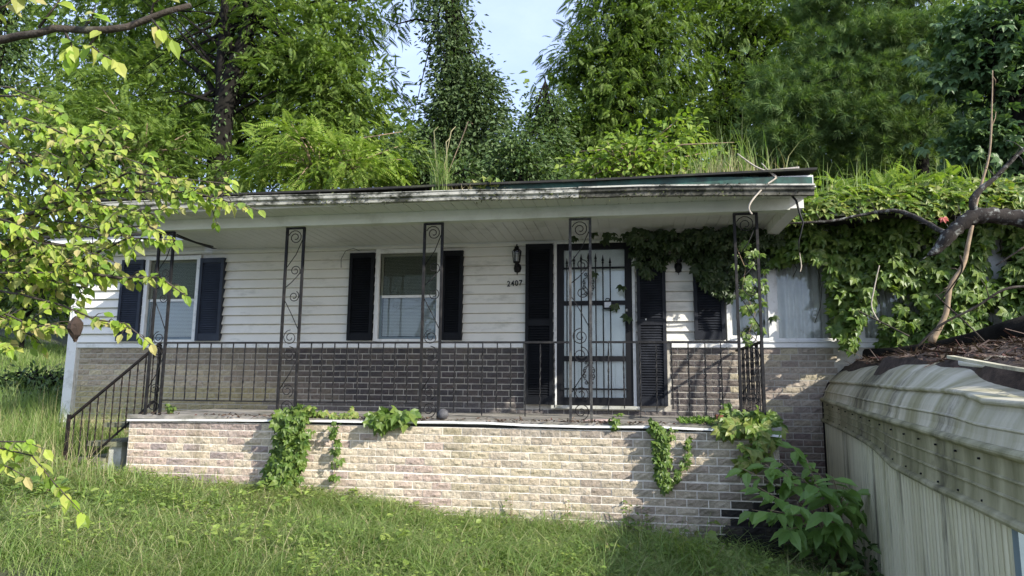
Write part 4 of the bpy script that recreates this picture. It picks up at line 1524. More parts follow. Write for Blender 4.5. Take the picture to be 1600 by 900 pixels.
wall_vine('thick leafy creeper tumbling over the porch edge below the second iron post', 560, [(468, 640, 22), (455, 655, 26), (455, 690, 26), (452, 720, 24), (440, 750, 24), (425, 768, 20)], 1, (.065, .115), M['ivy'], thick=.24)
wall_vine('low bright creeper running along the porch edge from the leafy clump', 70, [(480, 648, 6), (510, 650, 6), (545, 652, 5), (560, 652, 3)], 1, (.05, .09), M['ivy_yellow'], y0=.02, thick=.12)
wall_vine('thin single strand of creeper hanging on the pale bricks', 34, [(522, 658, 8), (520, 675, 10), (526, 700, 4), (526, 725, 8), (522, 752, 7)], 1, (.05, .085), M['ivy'])
wall_vine('spreading large leaved plant leaning over the porch edge by the window post', 40, [(592, 660, 18), (612, 655, 22), (640, 648, 16)], 1, (.12, .18), M['ivy'], y0=-.06, thick=.26)
wall_vine('dense small leaved creeper hanging in a narrow column on the bricks', 260, [(1022, 664, 12), (1034, 680, 14), (1034, 710, 12), (1034, 735, 9), (1042, 758, 8)], 1, (.045, .075), M['ivy'], thick=.10)
wall_vine('short curling sprig of creeper just right of the narrow leafy column', 40, [(1076, 690, 4), (1073, 715, 4), (1064, 735, 5), (1052, 755, 6)], 1, (.035, .06), M['ivy'], thick=.05)
wall_vine('small sprig sprouting at the porch edge in front of the door', 14, [(960, 655, 5), (961, 664, 5)], 1, (.05, .08), M['ivy'], y0=-.10, thick=.06)
wall_vine('tangled creeper spilling over the right corner of the porch wall', 90, [(1128, 668, 14), (1165, 662, 26), (1190, 680, 26), (1180, 705, 26), (1165, 730, 18)], 1, (.09, .15), M['ivy_yellow'], y0=-.10, thick=.22)
wall_vine('leafy weeds growing on the porch floor round the end iron post', 60, [(1120, 660, 8), (1150, 650, 18), (1185, 648, 22), (1212, 660, 10)], 1, (.08, .14), M['ivy'], y0=.10, thick=.24)
wall_vine('small weed on the porch floor beside the steps post', 12, [(262, 640, 5), (270, 648, 5)], 1, (.05, .08), M['ivy'], y0=.15, thick=.1)

n = 900
P = np.stack([RNG.uniform(-5.0, 2.2, n), -.13 + .16 * RNG.random(n) ** 2, RNG.uniform(0, .022, n)], 1)
P = P[(np.sin(P[:, 0] * 3.1) + np.sin(P[:, 0] * 7.7) + (P[:, 0] > -.7) * 1.2) > RNG.uniform(-1.5, 1.6, n)]
n = len(P)
V, F = scattered(DI, DIF, P - np.array([-1, -.1, 0]), rots(unit(jit(n, (1, 1, .3))), unit(jit(n, (.5, .5, .3)) + [0, 0, 1])), RNG.uniform(.025, .07, n))
tag(put('porch_debris', rawmesh('porch_debris', V, F, M['stick']), None, (-1, -.1, 0)), 'rotting leaf crumbs along the front edge of the porch floor', 'debris', kind='stuff')
ms = thing('moss_patch', 'bright mossy strip of seedlings on the porch edge left of the end post', 'moss', at(1085, 660, 0))
P = np.array([[RNG.uniform(1.30, 1.86), RNG.uniform(-.10, .25), RNG.uniform(0, .05)] for _ in range(700)])
foliage(ms, DI, DIF, P, unit(jit(700, (.6, .6, .3)) + [0, 0, .7]), unit(jit(700, (.5, .5, .5)) + [0, -.5, .6]), RNG.uniform(.025, .055, 700), M['moss'], 0, mass='sprigs')
ms = thing('moss_patch', 'dark crumbly moss along the gutter lip', 'moss', (-1, -.6, 2.46))
P = []
for _ in range(1500):
    x = RNG.uniform(-3.6, 2.5)
    if .5 + .5 * math.sin(x * 5.1 + 2 * math.sin(x * 1.7)) + (x > -.4) * .3 < RNG.random() * 1.2:
        continue
    zt = np.interp(x, [a for a, b in g_path], [b for a, b in g_path])
    P.append((x, RNG.uniform(-.60, -.56), zt + RNG.choice([-.045, .0, .055]) + RNG.normal(0, .012)))
P = np.array(P)
n = len(P)
M['moss_dark'] = leafmat('moss_dark', [(.018, .022, .010), (.035, .042, .014), (.06, .075, .02)], .1, .8)
foliage(ms, DI, DIF, P, unit(jit(n, (.6, .6, .5)) + [0, -.3, -.2]), unit(jit(n, (1, 1, 1))), RNG.uniform(.015, .04, n), M['moss_dark'], 0, mass='sprigs')

# 4. the big leaved sapling in the corner
sh = thing('sapling', 'sapling with large drooping pinnate leaves in the corner by the carport', 'sapling', (2.75, -.35, -1.3))
root = Vector((2.75, -.35, -1.35))
leafP, leafD, leafN, leafS = [], [], [], []
tips = [(1160, 735, -.45), (1185, 765, -.8), (1200, 800, -.9), (1175, 800, -.5), (1225, 740, -.6), (1245, 790, -1.0), (1260, 720, -.4), (1275, 760, -.9), (1300, 745, -.9), (1318, 765, -.8), (1325, 790, -.9),
        (1310, 820, -.9), (1290, 800, -1.1), (1335, 770, -.5), (1232, 830, -.9), (1280, 830, -.8), (1330, 825, -.5), (1215, 720, -.3), (1240, 700, -.2), (1195, 728, -.4), (1268, 850, -.6), (1315, 850, -.6), (1345, 800, -.3)]
for u, v, Y in tips:
    tip = Vector(at(u, v, Y))
    mid = root.lerp(tip, .55) + Vector((RNG.normal(0, .05), 0, .22))
    pts = [root, root.lerp(mid, .5) + Vector((0, 0, .05)), mid, tip + Vector((0, 0, .02))]
    MB().tube(pts, [.012, .009, .006, .003], 5).build('stem', M['twig_tan'], sh)
    d = (tip - mid).normalized()
    side = d.cross(Vector((0, 0, 1))).normalized()
    for k in range(4):
        c = mid.lerp(tip, .15 + .25 * k)
        for sg in (-1, 1):
            leafP.append(c)
            leafD.append(np.array(d * .5 + side * sg * .8 + Vector((0, 0, -.55))) + RNG.normal(0, .15, 3))
            leafN.append(np.array((0, -.35, 1.0)) + RNG.normal(0, .25, 3))
            leafS.append(RNG.uniform(.15, .23))
    leafP.append(tip)
    leafD.append(np.array(d + Vector((0, 0, -.6))))
    leafN.append(np.array((0, -.6, .8)))
    leafS.append(RNG.uniform(.17, .23))
foliage(sh, OV * np.array([.78, 1, 1]), OVF, np.array([tuple(p) for p in leafP]), unit(np.array(leafD)), unit(np.array(leafN)), np.array(leafS), M['shrub'], 200)
n = 420
P = np.array([[RNG.uniform(2.35, 3.0), RNG.uniform(-.9, .6), RNG.uniform(-1.4, -.95)] for _ in range(n)])
us_ = thing('undergrowth', 'dark low undergrowth in the corner beneath the sapling', 'undergrowth', (2.6, -.2, -1.4))
foliage(us_, OV, OVF, P, unit(jit(n, (.6, .6, .3)) + [0, -.2, -.3]), unit(jit(n, (.4, .4, .3)) + [0, -.3, .9]), RNG.uniform(.06, .13, n), M['vinetree'], 0)
us_['kind'] = 'stuff'


def weed(u, v, Y, label, n, size, mat, w=.16, h=.25, tv=OV, tf=OVF, name='weed'):
    c = at(u, v, Y)
    gz = float(ground_z(c[0], c[1]))
    r_ = thing(name, label, 'weed', (c[0], c[1], gz))
    k = np.arange(n) / n
    P = np.stack([c[0] + RNG.normal(0, w * .5, n), c[1] + RNG.normal(0, .08, n), gz + .08 + (h - .08) * RNG.random(n)], 1)
    foliage(r_, tv, tf, P, unit(jit(n, (.8, .5, .2)) + [0, -.4, -.15]), unit(jit(n, (.3, .3, .2)) + [0, -.4, .9]), RNG.uniform(size[0], size[1], n), mat, n)
    for q in range(3):
        a = 2.1 * q
        MB().tube([(c[0], c[1], gz - .02), (c[0] + .2 * w * math.cos(a), c[1] + .03, gz + h * .5), (c[0] + .5 * w * math.cos(a), c[1], gz + h)], [.006, .005, .003], 4).build('stem', M['twig_tan'], r_)


weed(1088, 862, -.35, 'broad leaved yellow green weed at the foot of the porch wall near the sapling', 16, (.10, .16), M['ivy_yellow'], .34, .30)
weed(980, 815, -.25, 'small upright nettle like weed against the bricks, nearest the tall grass', 40, (.03, .06), M['ivy'], .07, .40)
weed(1006, 812, -.22, 'small paired nettle weed against the bricks beside the broad leaved weed', 36, (.03, .06), M['ivy'], .10, .36)
weed(885, 815, -.22, 'thin weed stalk growing up the middle of the porch wall', 24, (.025, .05), M['ivy'], .05, .34)
weed(798, 785, -.20, 'thin upright weed against the stained middle of the wall', 20, (.025, .05), M['ivy'], .04, .36)
weed(55, 850, -1.6, 'broad dark leaved weed in the grass at the bottom left', 30, (.06, .11), M['ivy'], .30, .22)
weed(1115, 880, -1.0, 'yellowing low weed in the grass near the bottom of the yard', 14, (.05, .09), M['ivy_yellow'], .2, .2)
weed(470, 800, -.5, 'small pale rosette weed in the grass below the leafy clump', 14, (.05, .08), M['ivy_yellow'], .14, .18)
weed(720, 850, -1.0, 'small clump of light clover leaves in the middle of the grass', 20, (.035, .06), M['ivy_yellow'], .22, .16)
weed(960, 880, -1.3, 'spiky pale leaved weed among the long grass', 22, (.05, .09), M['ivy_yellow'], .25, .2)


# ------------------------------------------------------------------ grass
def blades(P, H, Wd, bend, az, seed=0):
    n = len(P)
    t = np.array([0, .38, .72, 1.0])
    dirv = np.stack([np.cos(az), np.sin(az), np.zeros(n)], 1)
    side = np.stack([-np.sin(az), np.cos(az), np.zeros(n)], 1)
    # face the blade's width partly at random
    tw = RNG.uniform(-.9, .9, n)[:, None]
    side = unit(side * np.cos(tw) + dirv * np.sin(tw))
    V = np.zeros((n, 8, 3))
    for k, tt in enumerate(t):
        up = H * (tt - .55 * bend * tt ** 2.2)
        out = H * bend * .8 * tt ** 1.8
        c = P + dirv * out[:, None] + np.stack([np.zeros(n), np.zeros(n), up], 1)
        w = (Wd * (1 - .85 * tt ** 1.5) * .5)[:, None]
        V[:, 2 * k] = c - side * w
        V[:, 2 * k + 1] = c + side * w
    F = np.array([(0, 1, 3, 2), (2, 3, 5, 4), (4, 5, 7, 6)])
    return V.reshape(-1, 3), (F[None] + (np.arange(n) * 8)[:, None, None]).reshape(-1, 4)


def clumpy(n, x0, x1, y0, y1, ok, k=260, r=.13):
    cx, cy = RNG.uniform(x0, x1, k), RNG.uniform(y0, y1, k)
    i = RNG.integers(0, k, n)
    mixu = RNG.random(n) < .45
    x = np.where(mixu, RNG.uniform(x0, x1, n), cx[i] + RNG.normal(0, r, n))
    y = np.where(mixu, RNG.uniform(y0, y1, n), cy[i] + RNG.normal(0, r, n))
    m = ok(x, y)
    return x[m], y[m], i[m]


def yard(x, y):
    return (~((x > -5.12) & (x < 2.3) & (y > -.16))) & (~((y > 1.70) & (x > -7.82))) & (~((y > -.02) & (x > -6.02))) & (x < SX + K * (y - SY) - .03)


def lay_grass(name, label, n, box, ok, hr, wr, mat, k=260, r=.13, bendr=(.1, 1.0), hfun=None):
    x, y, i = clumpy(n, *box, ok, k, r)
    m = len(x)
    P = np.stack([x, y, ground_z(x, y) - .015], 1)
    hk = RNG.uniform(.6, 1.25, k)
    ak = RNG.uniform(0, 2 * math.pi, k)
    H = RNG.uniform(hr[0], hr[1], m) * hk[i]
    if hfun is not None:
        H = H * hfun(x, y)
    bend = RNG.uniform(bendr[0], bendr[1], m)
    az = ak[i] + RNG.normal(0, .65, m)
    V, F = blades(P, H, RNG.uniform(wr[0], wr[1], m), bend, az)
    c = np.array([(box[0] + box[1]) / 2, (box[2] + box[3]) / 2, -1.0])
    o = put(name, rawmesh(name, V - c, F, mat), None, c)
    tag(o, label, 'grass', kind='stuff')


def tall_right(x, y):
    return .75 + .45 * np.sin(x * 1.9 + 1.3 * np.sin(y * 2.7)) * np.sin(y * 3.3 + x) + .25 + .55 * np.exp(-((x - .3) / .8) ** 2) * np.exp(-((y + .5) / .5) ** 2) - .35 * (x > 1.6)


lay_grass('grass', 'overgrown green grass across the yard in front of the porch', 85000, (-6.6, 3.2, -3.4, -.14), yard, (.12, .29), (.004, .009), M['grass'], 620, .12, (.6, 1.65), hfun=tall_right)
M['pale_grass'] = leafmat('pale_grass_blades', [(0.29, 0.33, 0.13), (0.37, 0.38, 0.18), (0.25, 0.31, 0.10), (0.44, 0.41, 0.24)], 0.42, 0.5, spec=.3)


def patches(x, y):
    return yard(x, y) & ((np.sin(x * 1.7 + 1.1 * np.sin(y * 2.3)) + np.sin(y * 3.1 - x * .9) - .25 * (x + 1.5)) > .35)


lay_grass('pale_grass', 'paler yellowing grass lying in flattened patches', 34000, (-7.6, 2.6, -3.2, -.15), patches, (.16, .36), (.004, .008), M['pale_grass'], 300, .14, (1.0, 1.7))
lay_grass('long_grass', 'long drooping grass blades in clumps below the porch wall', 16000, (-5.5, 2.0, -2.2, -.16), yard, (.30, .52), (.006, .011), M['grass'], 90, .12, (.7, 1.6), hfun=lambda x, y: np.clip(.6 + .14 * (x + 2.6), .6, 1.1))
lay_grass('lawn_grass', 'grass on the slope left of the house', 95000, (-22, -3.6, -4.4, 11), yard, (.12, .30), (.010, .020), M['grass'], 500, .35)
lay_grass('tall_weeds_grass', 'tall seedy grass at the left corner of the house', 10000, (-9.8, -6.15, -1.2, 3.0), yard, (.35, .75), (.006, .011), M['grass'], 60, .25, (.2, 1.0))
lay_grass('dry_stalks', 'pale dry stalks standing in the grass left of the steps', 2000, (-9.5, -4.8, -2.4, 2.5), yard, (.35, .8), (.004, .007), M['hay'], 60, .25, (.1, .8))
lay_grass('dry_grass', 'scattered straw coloured blades through the yard grass', 4500, (-6.6, 3.0, -2.9, -.14), yard, (.15, .34), (.004, .007), M['hay'], 200, .2, (.4, 1.3))
n = 16000
x, y = RNG.uniform(-6.6, 3.0, n), RNG.uniform(-3.0, -.15, n)
m = yard(x, y) & (np.sin(x * 2.3 + y * 3) + np.sin(y * 4.1 - x * 1.7) > -.1)
x, y = x[m], y[m]
n = len(x)
P = np.stack([x, y, ground_z(x, y) + RNG.uniform(.03, .17, n)], 1)
V, F = scattered(DI, DIF, P, rots(unit(jit(n, (.8, .8, .2))), unit(jit(n, (.4, .4, .2)) + [0, -.2, 1])), RNG.uniform(.02, .05, n))
M['clover'] = leafmat('clover_leaves', [(.14, .22, .045), (.20, .28, .055), (.26, .32, .08), (.12, .19, .04)], .3, .5)
tag(put('ground_cover', rawmesh('ground_cover', V - np.array([-2, -1.5, -1]), F, M['clover']), None, (-2, -1.5, -1)), 'small leaved ground cover mixed into the yard grass', 'ground cover', kind='stuff')


n = 260
cx, cy = RNG.uniform(-6.2, 2.6, n), RNG.uniform(-2.6, -.2, n)
m = yard(cx, cy)
cx, cy = cx[m], cy[m]
P, Dd_ = [], []
for a, b in zip(cx, cy):
    k = int(RNG.integers(5, 12))
    hh = RNG.uniform(.06, .20)
    z0 = float(ground_z(a, b))
    for q in range(k):
        an = RNG.uniform(0, 6.28)
        P.append((a + .03 * math.cos(an), b + .03 * math.sin(an), z0 + hh * RNG.uniform(.5, 1)))
        Dd_.append((math.cos(an), math.sin(an), RNG.uniform(-.3, .5)))
P, Dd_ = np.array(P), np.array(Dd_)
V, F = scattered(OV, OVF, P, rots(unit(Dd_), unit(jit(len(P), (.3, .3, .2)) + [0, -.1, 1])), RNG.uniform(.035, .095, len(P)))
tag(put('broadleaf_weeds', rawmesh('broadleaf_weeds', V - np.array([-2, -1.5, -1]), F, M['clover']), None, (-2, -1.5, -1)), 'broadleaf weeds dotted through the yard grass', 'weeds', kind='stuff')


def roof_tuft(name, label, c, n, h, spread, mat, wr=(.006, .011)):
    P = np.array(c) + np.stack([RNG.normal(0, spread[0], n), RNG.normal(0, spread[1], n), np.zeros(n)], 1)
    V, F = blades(P, RNG.uniform(h[0], h[1], n), RNG.uniform(*wr, n), RNG.uniform(.05, .7, n), RNG.uniform(0, 6.28, n))
    t = thing(name, label, 'grass tuft', c)
    put('blades', rawmesh('blades', V - np.array(c), F, mat), t, c)['kind'] = 'stuff'
    return t


t_ = roof_tuft('grass_tuft', 'tall grass tuft with seed heads growing from the gutter', at(688, 300, -.53), 130, (.15, .72), (.05, .02), M['grass'])
for k, (u, v) in enumerate(((678, 205), (705, 205), (732, 190), (697, 222))):
    q0, q1 = Vector(at(688, 300, -.53)), Vector(at(u, v, -.55))
    MB().tube([q0, q0.lerp(q1, .5) + Vector((.02 * (k - 1), 0, .05)), q1, q1 + Vector((.05, 0, -.03 if k == 2 else .05))], [.005, .004, .007, .003], 4).build('stalk', M['twig_tan'] if k == 2 else M['hay'], t_)
weedc = at(762, 298, -.5)
t_ = thing('roof_weed', 'reddish low weed rooted in the gutter beside the tall tuft', 'weed', weedc)
n = 26
foliage(t_, OV, OVF, weedc + np.stack([RNG.normal(0, .07, n), RNG.normal(0, .03, n), RNG.uniform(0, .16, n)], 1), unit(jit(n, (.8, .4, .4)) + [0, -.2, .4]), unit(jit(n, (.4, .4, .4)) + [0, -.6, .6]), RNG.uniform(.06, .11, n), M['ivy_yellow'], n)
roof_tuft('grass_tuft', 'dry straw coloured tuft on the roof above the end of the porch', at(1130, 279, -.35), 260, (.08, .36), (.24, .06), M['hay'], (.004, .007))
roof_tuft('grass_tuft', 'green feathery grass standing behind the straw tuft on the roof', at(1135, 276, -.2), 170, (.2, .75), (.28, .08), M['grass'])
roof_tuft('grass_tuft', 'fresh green grass sprouting from the creeper mound on the flat roof', np.array([3.85, 1.45, 2.82]), 150, (.15, .55), (.42, .12), M['grass'], (.008, .014))
roof_tuft('grass_tuft', 'thin grass on the flat roof near the bare stem', np.array([5.0, 1.45, 2.86]), 50, (.15, .42), (.35, .12), M['grass'], (.008, .014))
roof_tuft('grass_tuft', 'fine dead grass in the gutter left of the reddish weed', at(720, 301, -.53), 60, (.05, .16), (.14, .02), M['hay'], (.003, .006))


# ------------------------------------------------------------------ trees behind the house
def lobe(u, v, Y, ru, rv, w=1.0):
    p = at(u, v, Y)
    s = float((p - CAM) @ FWD) / CF
    return p, np.array([ru * s, (ru + rv) * .42 * s, rv * s]), w


def crown_points(lobes, clumps, per, cr, flat=.55, inner=.35):
    """clump centres through the lobes' volume, leaves round each: positions, outward directions"""
    ws = np.array([l[2] * l[1][0] * l[1][2] for l in lobes])
    idx = RNG.choice(len(lobes), clumps, p=ws / ws.sum())
    P, O = [], []
    for i in idx:
        c, r, _ = lobes[i]
        d = RNG.normal(0, 1, 3)
        d /= np.linalg.norm(d)
        k = inner + (1 - inner) * RNG.random() ** .6
        cc = c + d * r * k
        q = RNG.normal(0, 1, (per, 3)) * np.array([cr, cr, cr * flat])
        P.append(cc + q)
        O.append(np.tile(d * np.array([1, 1, .6]), (per, 1)) + q / cr * .5)
    return np.concatenate(P), np.concatenate(O)


def tree(name, label, base_uvY, lobes, trunk, limbs, tpl, mat, clumps, per, cr, size, droop=-.35, bark='bark_dark', flat=.55, inner=.35, cat='tree', group='trees on the hill behind the house', up=.9, leafpart='crown', vine=0):
    bx = at(*base_uvY)
    gz = float(ground_z(bx[0], bx[1]))
    t = thing(name, label, cat, (bx[0], bx[1], gz), group)
    pts = [(bx[0], bx[1], gz - .3)] + [at(u, v, Y) for u, v, Y, r in trunk]
    rad = [trunk[0][3] * 1.25] + [q[3] for q in trunk]
    tr = MB().tube(pts, rad, 9)
    for l in limbs:
        tr.tube([at(u, v, Y) for u, v, Y, r in l], [r for *_, r in l], 6)
    P, O = crown_points(lobes, clumps, per, cr, flat, inner)
    # thin branches towards some clumps
    top = Vector(pts[-1])
    for k in range(min(40, clumps)):
        q = Vector(P[k * per])
        f = RNG.uniform(.35, .95)
        i = min(len(pts) - 2, int(f * (len(pts) - 1)))
        a = Vector(pts[i]).lerp(Vector(pts[i + 1]), f * (len(pts) - 1) - i)
        if (q - a).length < 7:
            tr.tube([a, a.lerp(q, .5) + Vector((0, 0, .25)), q], [rad[-1] * .5 + .012, .018, .006], 5)
    tr.build('trunk', M[bark], t)
    if vine:
        k = RNG.random(vine) * (len(pts) - 1)
        pa = np.array([tuple(q) for q in pts])
        i0 = np.clip(k.astype(int), 0, len(pts) - 2)
        c = pa[i0] + (pa[i0 + 1] - pa[i0]) * (k - i0)[:, None]
        an = RNG.uniform(0, 6.28, vine)
        ou = np.stack([np.cos(an), np.sin(an), np.zeros(vine)], 1)
        rr_ = np.interp(k, range(len(rad)), rad)[:, None]
        V, F = scattered(DI, DIF, c + ou * (rr_ + RNG.uniform(0, .12, (vine, 1))) - np.array([bx[0], bx[1], gz]), rots(unit(ou * .4 + jit(vine, (.3, .3, .3)) + [0, 0, -.8]), unit(ou + [0, 0, .5])), RNG.uniform(.08, .16, vine))
        put('trunk_vine', rawmesh('trunk_vine', V, F, M['vinetree']), t, (bx[0], bx[1], gz))
    n = len(P)
    Dv = unit(unit(O) + RNG.normal(0, .45, (n, 3)) + np.array([0, 0, droop]))
    Nv = unit(RNG.normal(0, .4, (n, 3)) + np.array([.05, -.15, up]))
    Rm, Sz, Q = rots(Dv, Nv), RNG.uniform(size[0], size[1], n), P - np.array([bx[0], bx[1], gz])
    if tpl is FRT:            # fronds with plain leaves between them
        k = RNG.random(n) < .8
        V, F = scattered(*tpl, Q[k], Rm[k], Sz[k])
        j = np.repeat(np.nonzero(~k)[0], 7)
        V2, F2 = scattered(DI, DIF, Q[j] + RNG.normal(0, .16, (len(j), 3)), Rm[j[RNG.permutation(len(j))]], Sz[j] * .36)
        V, F = np.concatenate([V, V2]), np.concatenate([F, F2 + len(V)])
    else:
        V, F = scattered(*tpl, Q, Rm, Sz)
    put(leafpart, rawmesh(leafpart, V, F, mat), t, (bx[0], bx[1], gz))
    return t


FRT, OVT, DIT, NET, CRT = (FR, FRF), (OV, OVF), (DI, DIF), (NE, NEF), (CR, CRF)

tree('walnut_tree', 'big dark trunked walnut filling the sky behind the left half of the roof', (345, 330, 8.5),
     [lobe(210, 160, 8.6, 120, 70), lobe(160, 215, 8.2, 120, 55), lobe(470, 60, 8.8, 110, 80), lobe(540, 150, 8.8, 75, 85), lobe(250, 40, 9.8, 160, 80, .8), lobe(470, 140, 8.6, 90, 80), lobe(130, 40, 9.8, 80, 60, .35), lobe(560, 20, 9.2, 80, 40, .7), lobe(330, -60, 9, 280, 70, .7), lobe(480, 225, 9, 110, 50, .7), lobe(400, 180, 9.6, 60, 90, .6), lobe(640, 0, 9.2, 45, 14, .8), lobe(290, 180, 9.4, 60, 70, .5)],
     [(342, 250, 7.4, .27), (350, 170, 7.5, .25), (372, 90, 7.7, .21), (398, 20, 8.0, .17), (412, -60, 8.4, .12)],
     [[(348, 180, 7.5, .19), (347, 100, 7.7, .15), (350, 40, 8, .12), (352, -30, 8.3, .08)], [(350, 170, 8.0, .10), (320, 120, 8.2, .07), (270, 80, 8.4, .04)], [(372, 95, 8.6, .10), (360, 40, 8.6, .08), (340, -30, 8.6, .05)], [(345, 235, 8.5, .09), (400, 205, 8.3, .07), (440, 235, 8.2, .04)], [(385, 70, 8.6, .09), (450, 90, 8.4, .06), (520, 145, 8.4, .03)], [(400, 30, 8.7, .08), (470, 5, 8.7, .05), (560, 0, 8.8, .03)]],
     FRT, M['walnut'], 560, 16, .38, (.26, .48), -.30, vine=600)
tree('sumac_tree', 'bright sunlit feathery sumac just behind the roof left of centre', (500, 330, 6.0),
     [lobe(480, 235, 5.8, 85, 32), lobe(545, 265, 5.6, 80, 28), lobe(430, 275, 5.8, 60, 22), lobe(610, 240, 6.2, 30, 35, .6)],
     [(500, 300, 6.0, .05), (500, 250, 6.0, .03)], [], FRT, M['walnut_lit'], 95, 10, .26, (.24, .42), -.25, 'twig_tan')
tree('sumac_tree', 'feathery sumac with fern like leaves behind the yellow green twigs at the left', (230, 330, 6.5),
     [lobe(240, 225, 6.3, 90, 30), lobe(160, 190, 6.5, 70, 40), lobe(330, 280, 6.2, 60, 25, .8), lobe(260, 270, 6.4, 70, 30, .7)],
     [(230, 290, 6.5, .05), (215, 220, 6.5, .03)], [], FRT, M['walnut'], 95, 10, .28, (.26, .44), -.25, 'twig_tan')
tree('vine_covered_tree', 'dark vine covered tree at the top left corner', (-10, 300, 11.0),
     [lobe(5, 60, 11, 32, 95), lobe(-40, 100, 11, 40, 100), lobe(0, -30, 11, 50, 60)],
     [(-10, 200, 11, .18), (-5, 60, 11, .12), (0, -20, 11, .06)], [], DIT, M['vinetree'], 120, 34, .30, (.14, .24), -.5, up=.5)
tree('spruce_tree', 'tall narrow spruce smothered in vines, dark against the open sky', (722, 330, 9.0),
     [lobe(712, 90, 9, 26, 60), lobe(700, 30, 9, 30, 60), lobe(700, -40, 9, 36, 50), lobe(735, 160, 9, 46, 50), lobe(705, 190, 9, 50, 50), lobe(755, 150, 9, 28, 40), lobe(745, 225, 9, 45, 45), lobe(690, 240, 9, 50, 45), lobe(722, 130, 9, 38, 50), lobe(700, 215, 9, 40, 40), lobe(770, 200, 9, 22, 40)],
     [(722, 250, 9, .16), (716, 120, 9, .12), (706, 0, 9, .08), (700, -70, 9, .04)],
     [[(716, 130, 9, .04), (745, 68, 8.9, .01)], [(715, 100, 9, .04), (752, 66, 9, .008)], [(712, 60, 9, .03), (745, 22, 9, .008)], [(706, 40, 9, .04), (650, 30, 9, .03), (618, 38, 9.0, .015), (600, 60, 9, .006)]],
     DIT, M['spruce'], 420, 44, .24, (.10, .19), -.55, up=.5, inner=.3)
tree('vine_covered_tree', 'rounded dark vine covered tree standing against the sky right of the spruce', (858, 330, 9.5),
     [lobe(856, 165, 9.5, 28, 32), lobe(850, 220, 9.5, 40, 50), lobe(868, 260, 9.5, 40, 40)],
     [(858, 250, 9.5, .12), (855, 150, 9.5, .05), (851, 120, 9.5, .015)], [], DIT, M['vinetree'], 150, 40, .20, (.09, .16), -.5, up=.5)
tree('vine_covered_bush', 'low vine draped bush between the spruce and the rounded tree', (812, 330, 7.5),
     [lobe(812, 228, 7.5, 36, 30), lobe(800, 265, 7.5, 46, 32), lobe(845, 265, 7.5, 40, 32)],
     [(812, 290, 7.5, .06), (812, 240, 7.5, .03)], [], DIT, M['vinetree'], 90, 34, .20, (.09, .16), -.5, up=.5, cat='bush')
tree('vine_covered_bush', 'leafy vine draped thicket directly behind the tall gutter tuft', (680, 330, 6.5),
     [lobe(660, 270, 6.5, 50, 32), lobe(720, 272, 6.5, 60, 30), lobe(640, 225, 7, 30, 40)],
     [(690, 295, 6.5, .05), (690, 270, 6.5, .03)], [], DIT, M['vinetree'], 85, 34, .20, (.09, .16), -.4, up=.6, cat='bush')
tree('walnut_tree', 'spreading walnut with layered drooping boughs right of the open sky', (985, 330, 11.0),
     [lobe(960, 40, 11, 75, 55), lobe(930, 110, 11, 70, 45), lobe(1020, 100, 11, 70, 50), lobe(980, 170, 11, 90, 45), lobe(900, 90, 11, 30, 25, .8), lobe(1030, 40, 11, 60, 50), lobe(920, 180, 11, 50, 40), lobe(985, -30, 11, 90, 50), lobe(1010, 230, 11, 80, 40), lobe(940, 230, 11, 50, 40)],
     [(985, 250, 11, .17), (980, 150, 11, .14), (984, 60, 11, .10), (986, -30, 11, .05)],
     [[(982, 160, 11, .08), (1010, 100, 11, .05), (1030, 30, 11, .02)], [(982, 190, 11, .07), (940, 140, 11, .04), (905, 110, 11, .02)]],
     FRT, M['walnut'], 460, 13, .30, (.24, .42), -.55)
tree('leafy_shrub', 'pale sunlit shrub rising behind the right half of the roof', (960, 330, 6.5),
     [lobe(930, 265, 6.5, 45, 25), lobe(985, 240, 6.5, 50, 35), lobe(1045, 225, 6.8, 45, 45), lobe(1080, 265, 6.5, 60, 30), lobe(1010, 270, 6.3, 60, 22)],
     [(985, 290, 6.5, .05), (990, 250, 6.5, .03)], [], OVT, M['walnut_lit'], 105, 22, .24, (.11, .19), -.5, 'twig_tan', cat='shrub', up=.7)
tree('leafy_tree', 'light leaved tree with gaps of sky left of the pine', (1150, 330, 12.0),
     [lobe(1130, 40, 12, 60, 45), lobe(1200, 20, 12, 70, 45), lobe(1160, 90, 12, 70, 30, .6), lobe(1260, 60, 12, 50, 50, .8), lobe(1130, 170, 12, 60, 50), lobe(1190, 210, 12, 60, 60), lobe(1110, -20, 12, 100, 40), lobe(1180, 130, 12, 60, 30, .7)],
     [(1150, 250, 12, .15), (1160, 120, 12, .12), (1190, 40, 12, .07)],
     [[(1160, 130, 12, .07), (1220, 50, 12, .04), (1280, 20, 12, .02)]],
     FRT, M['walnut'], 300, 12, .32, (.24, .40), -.35)
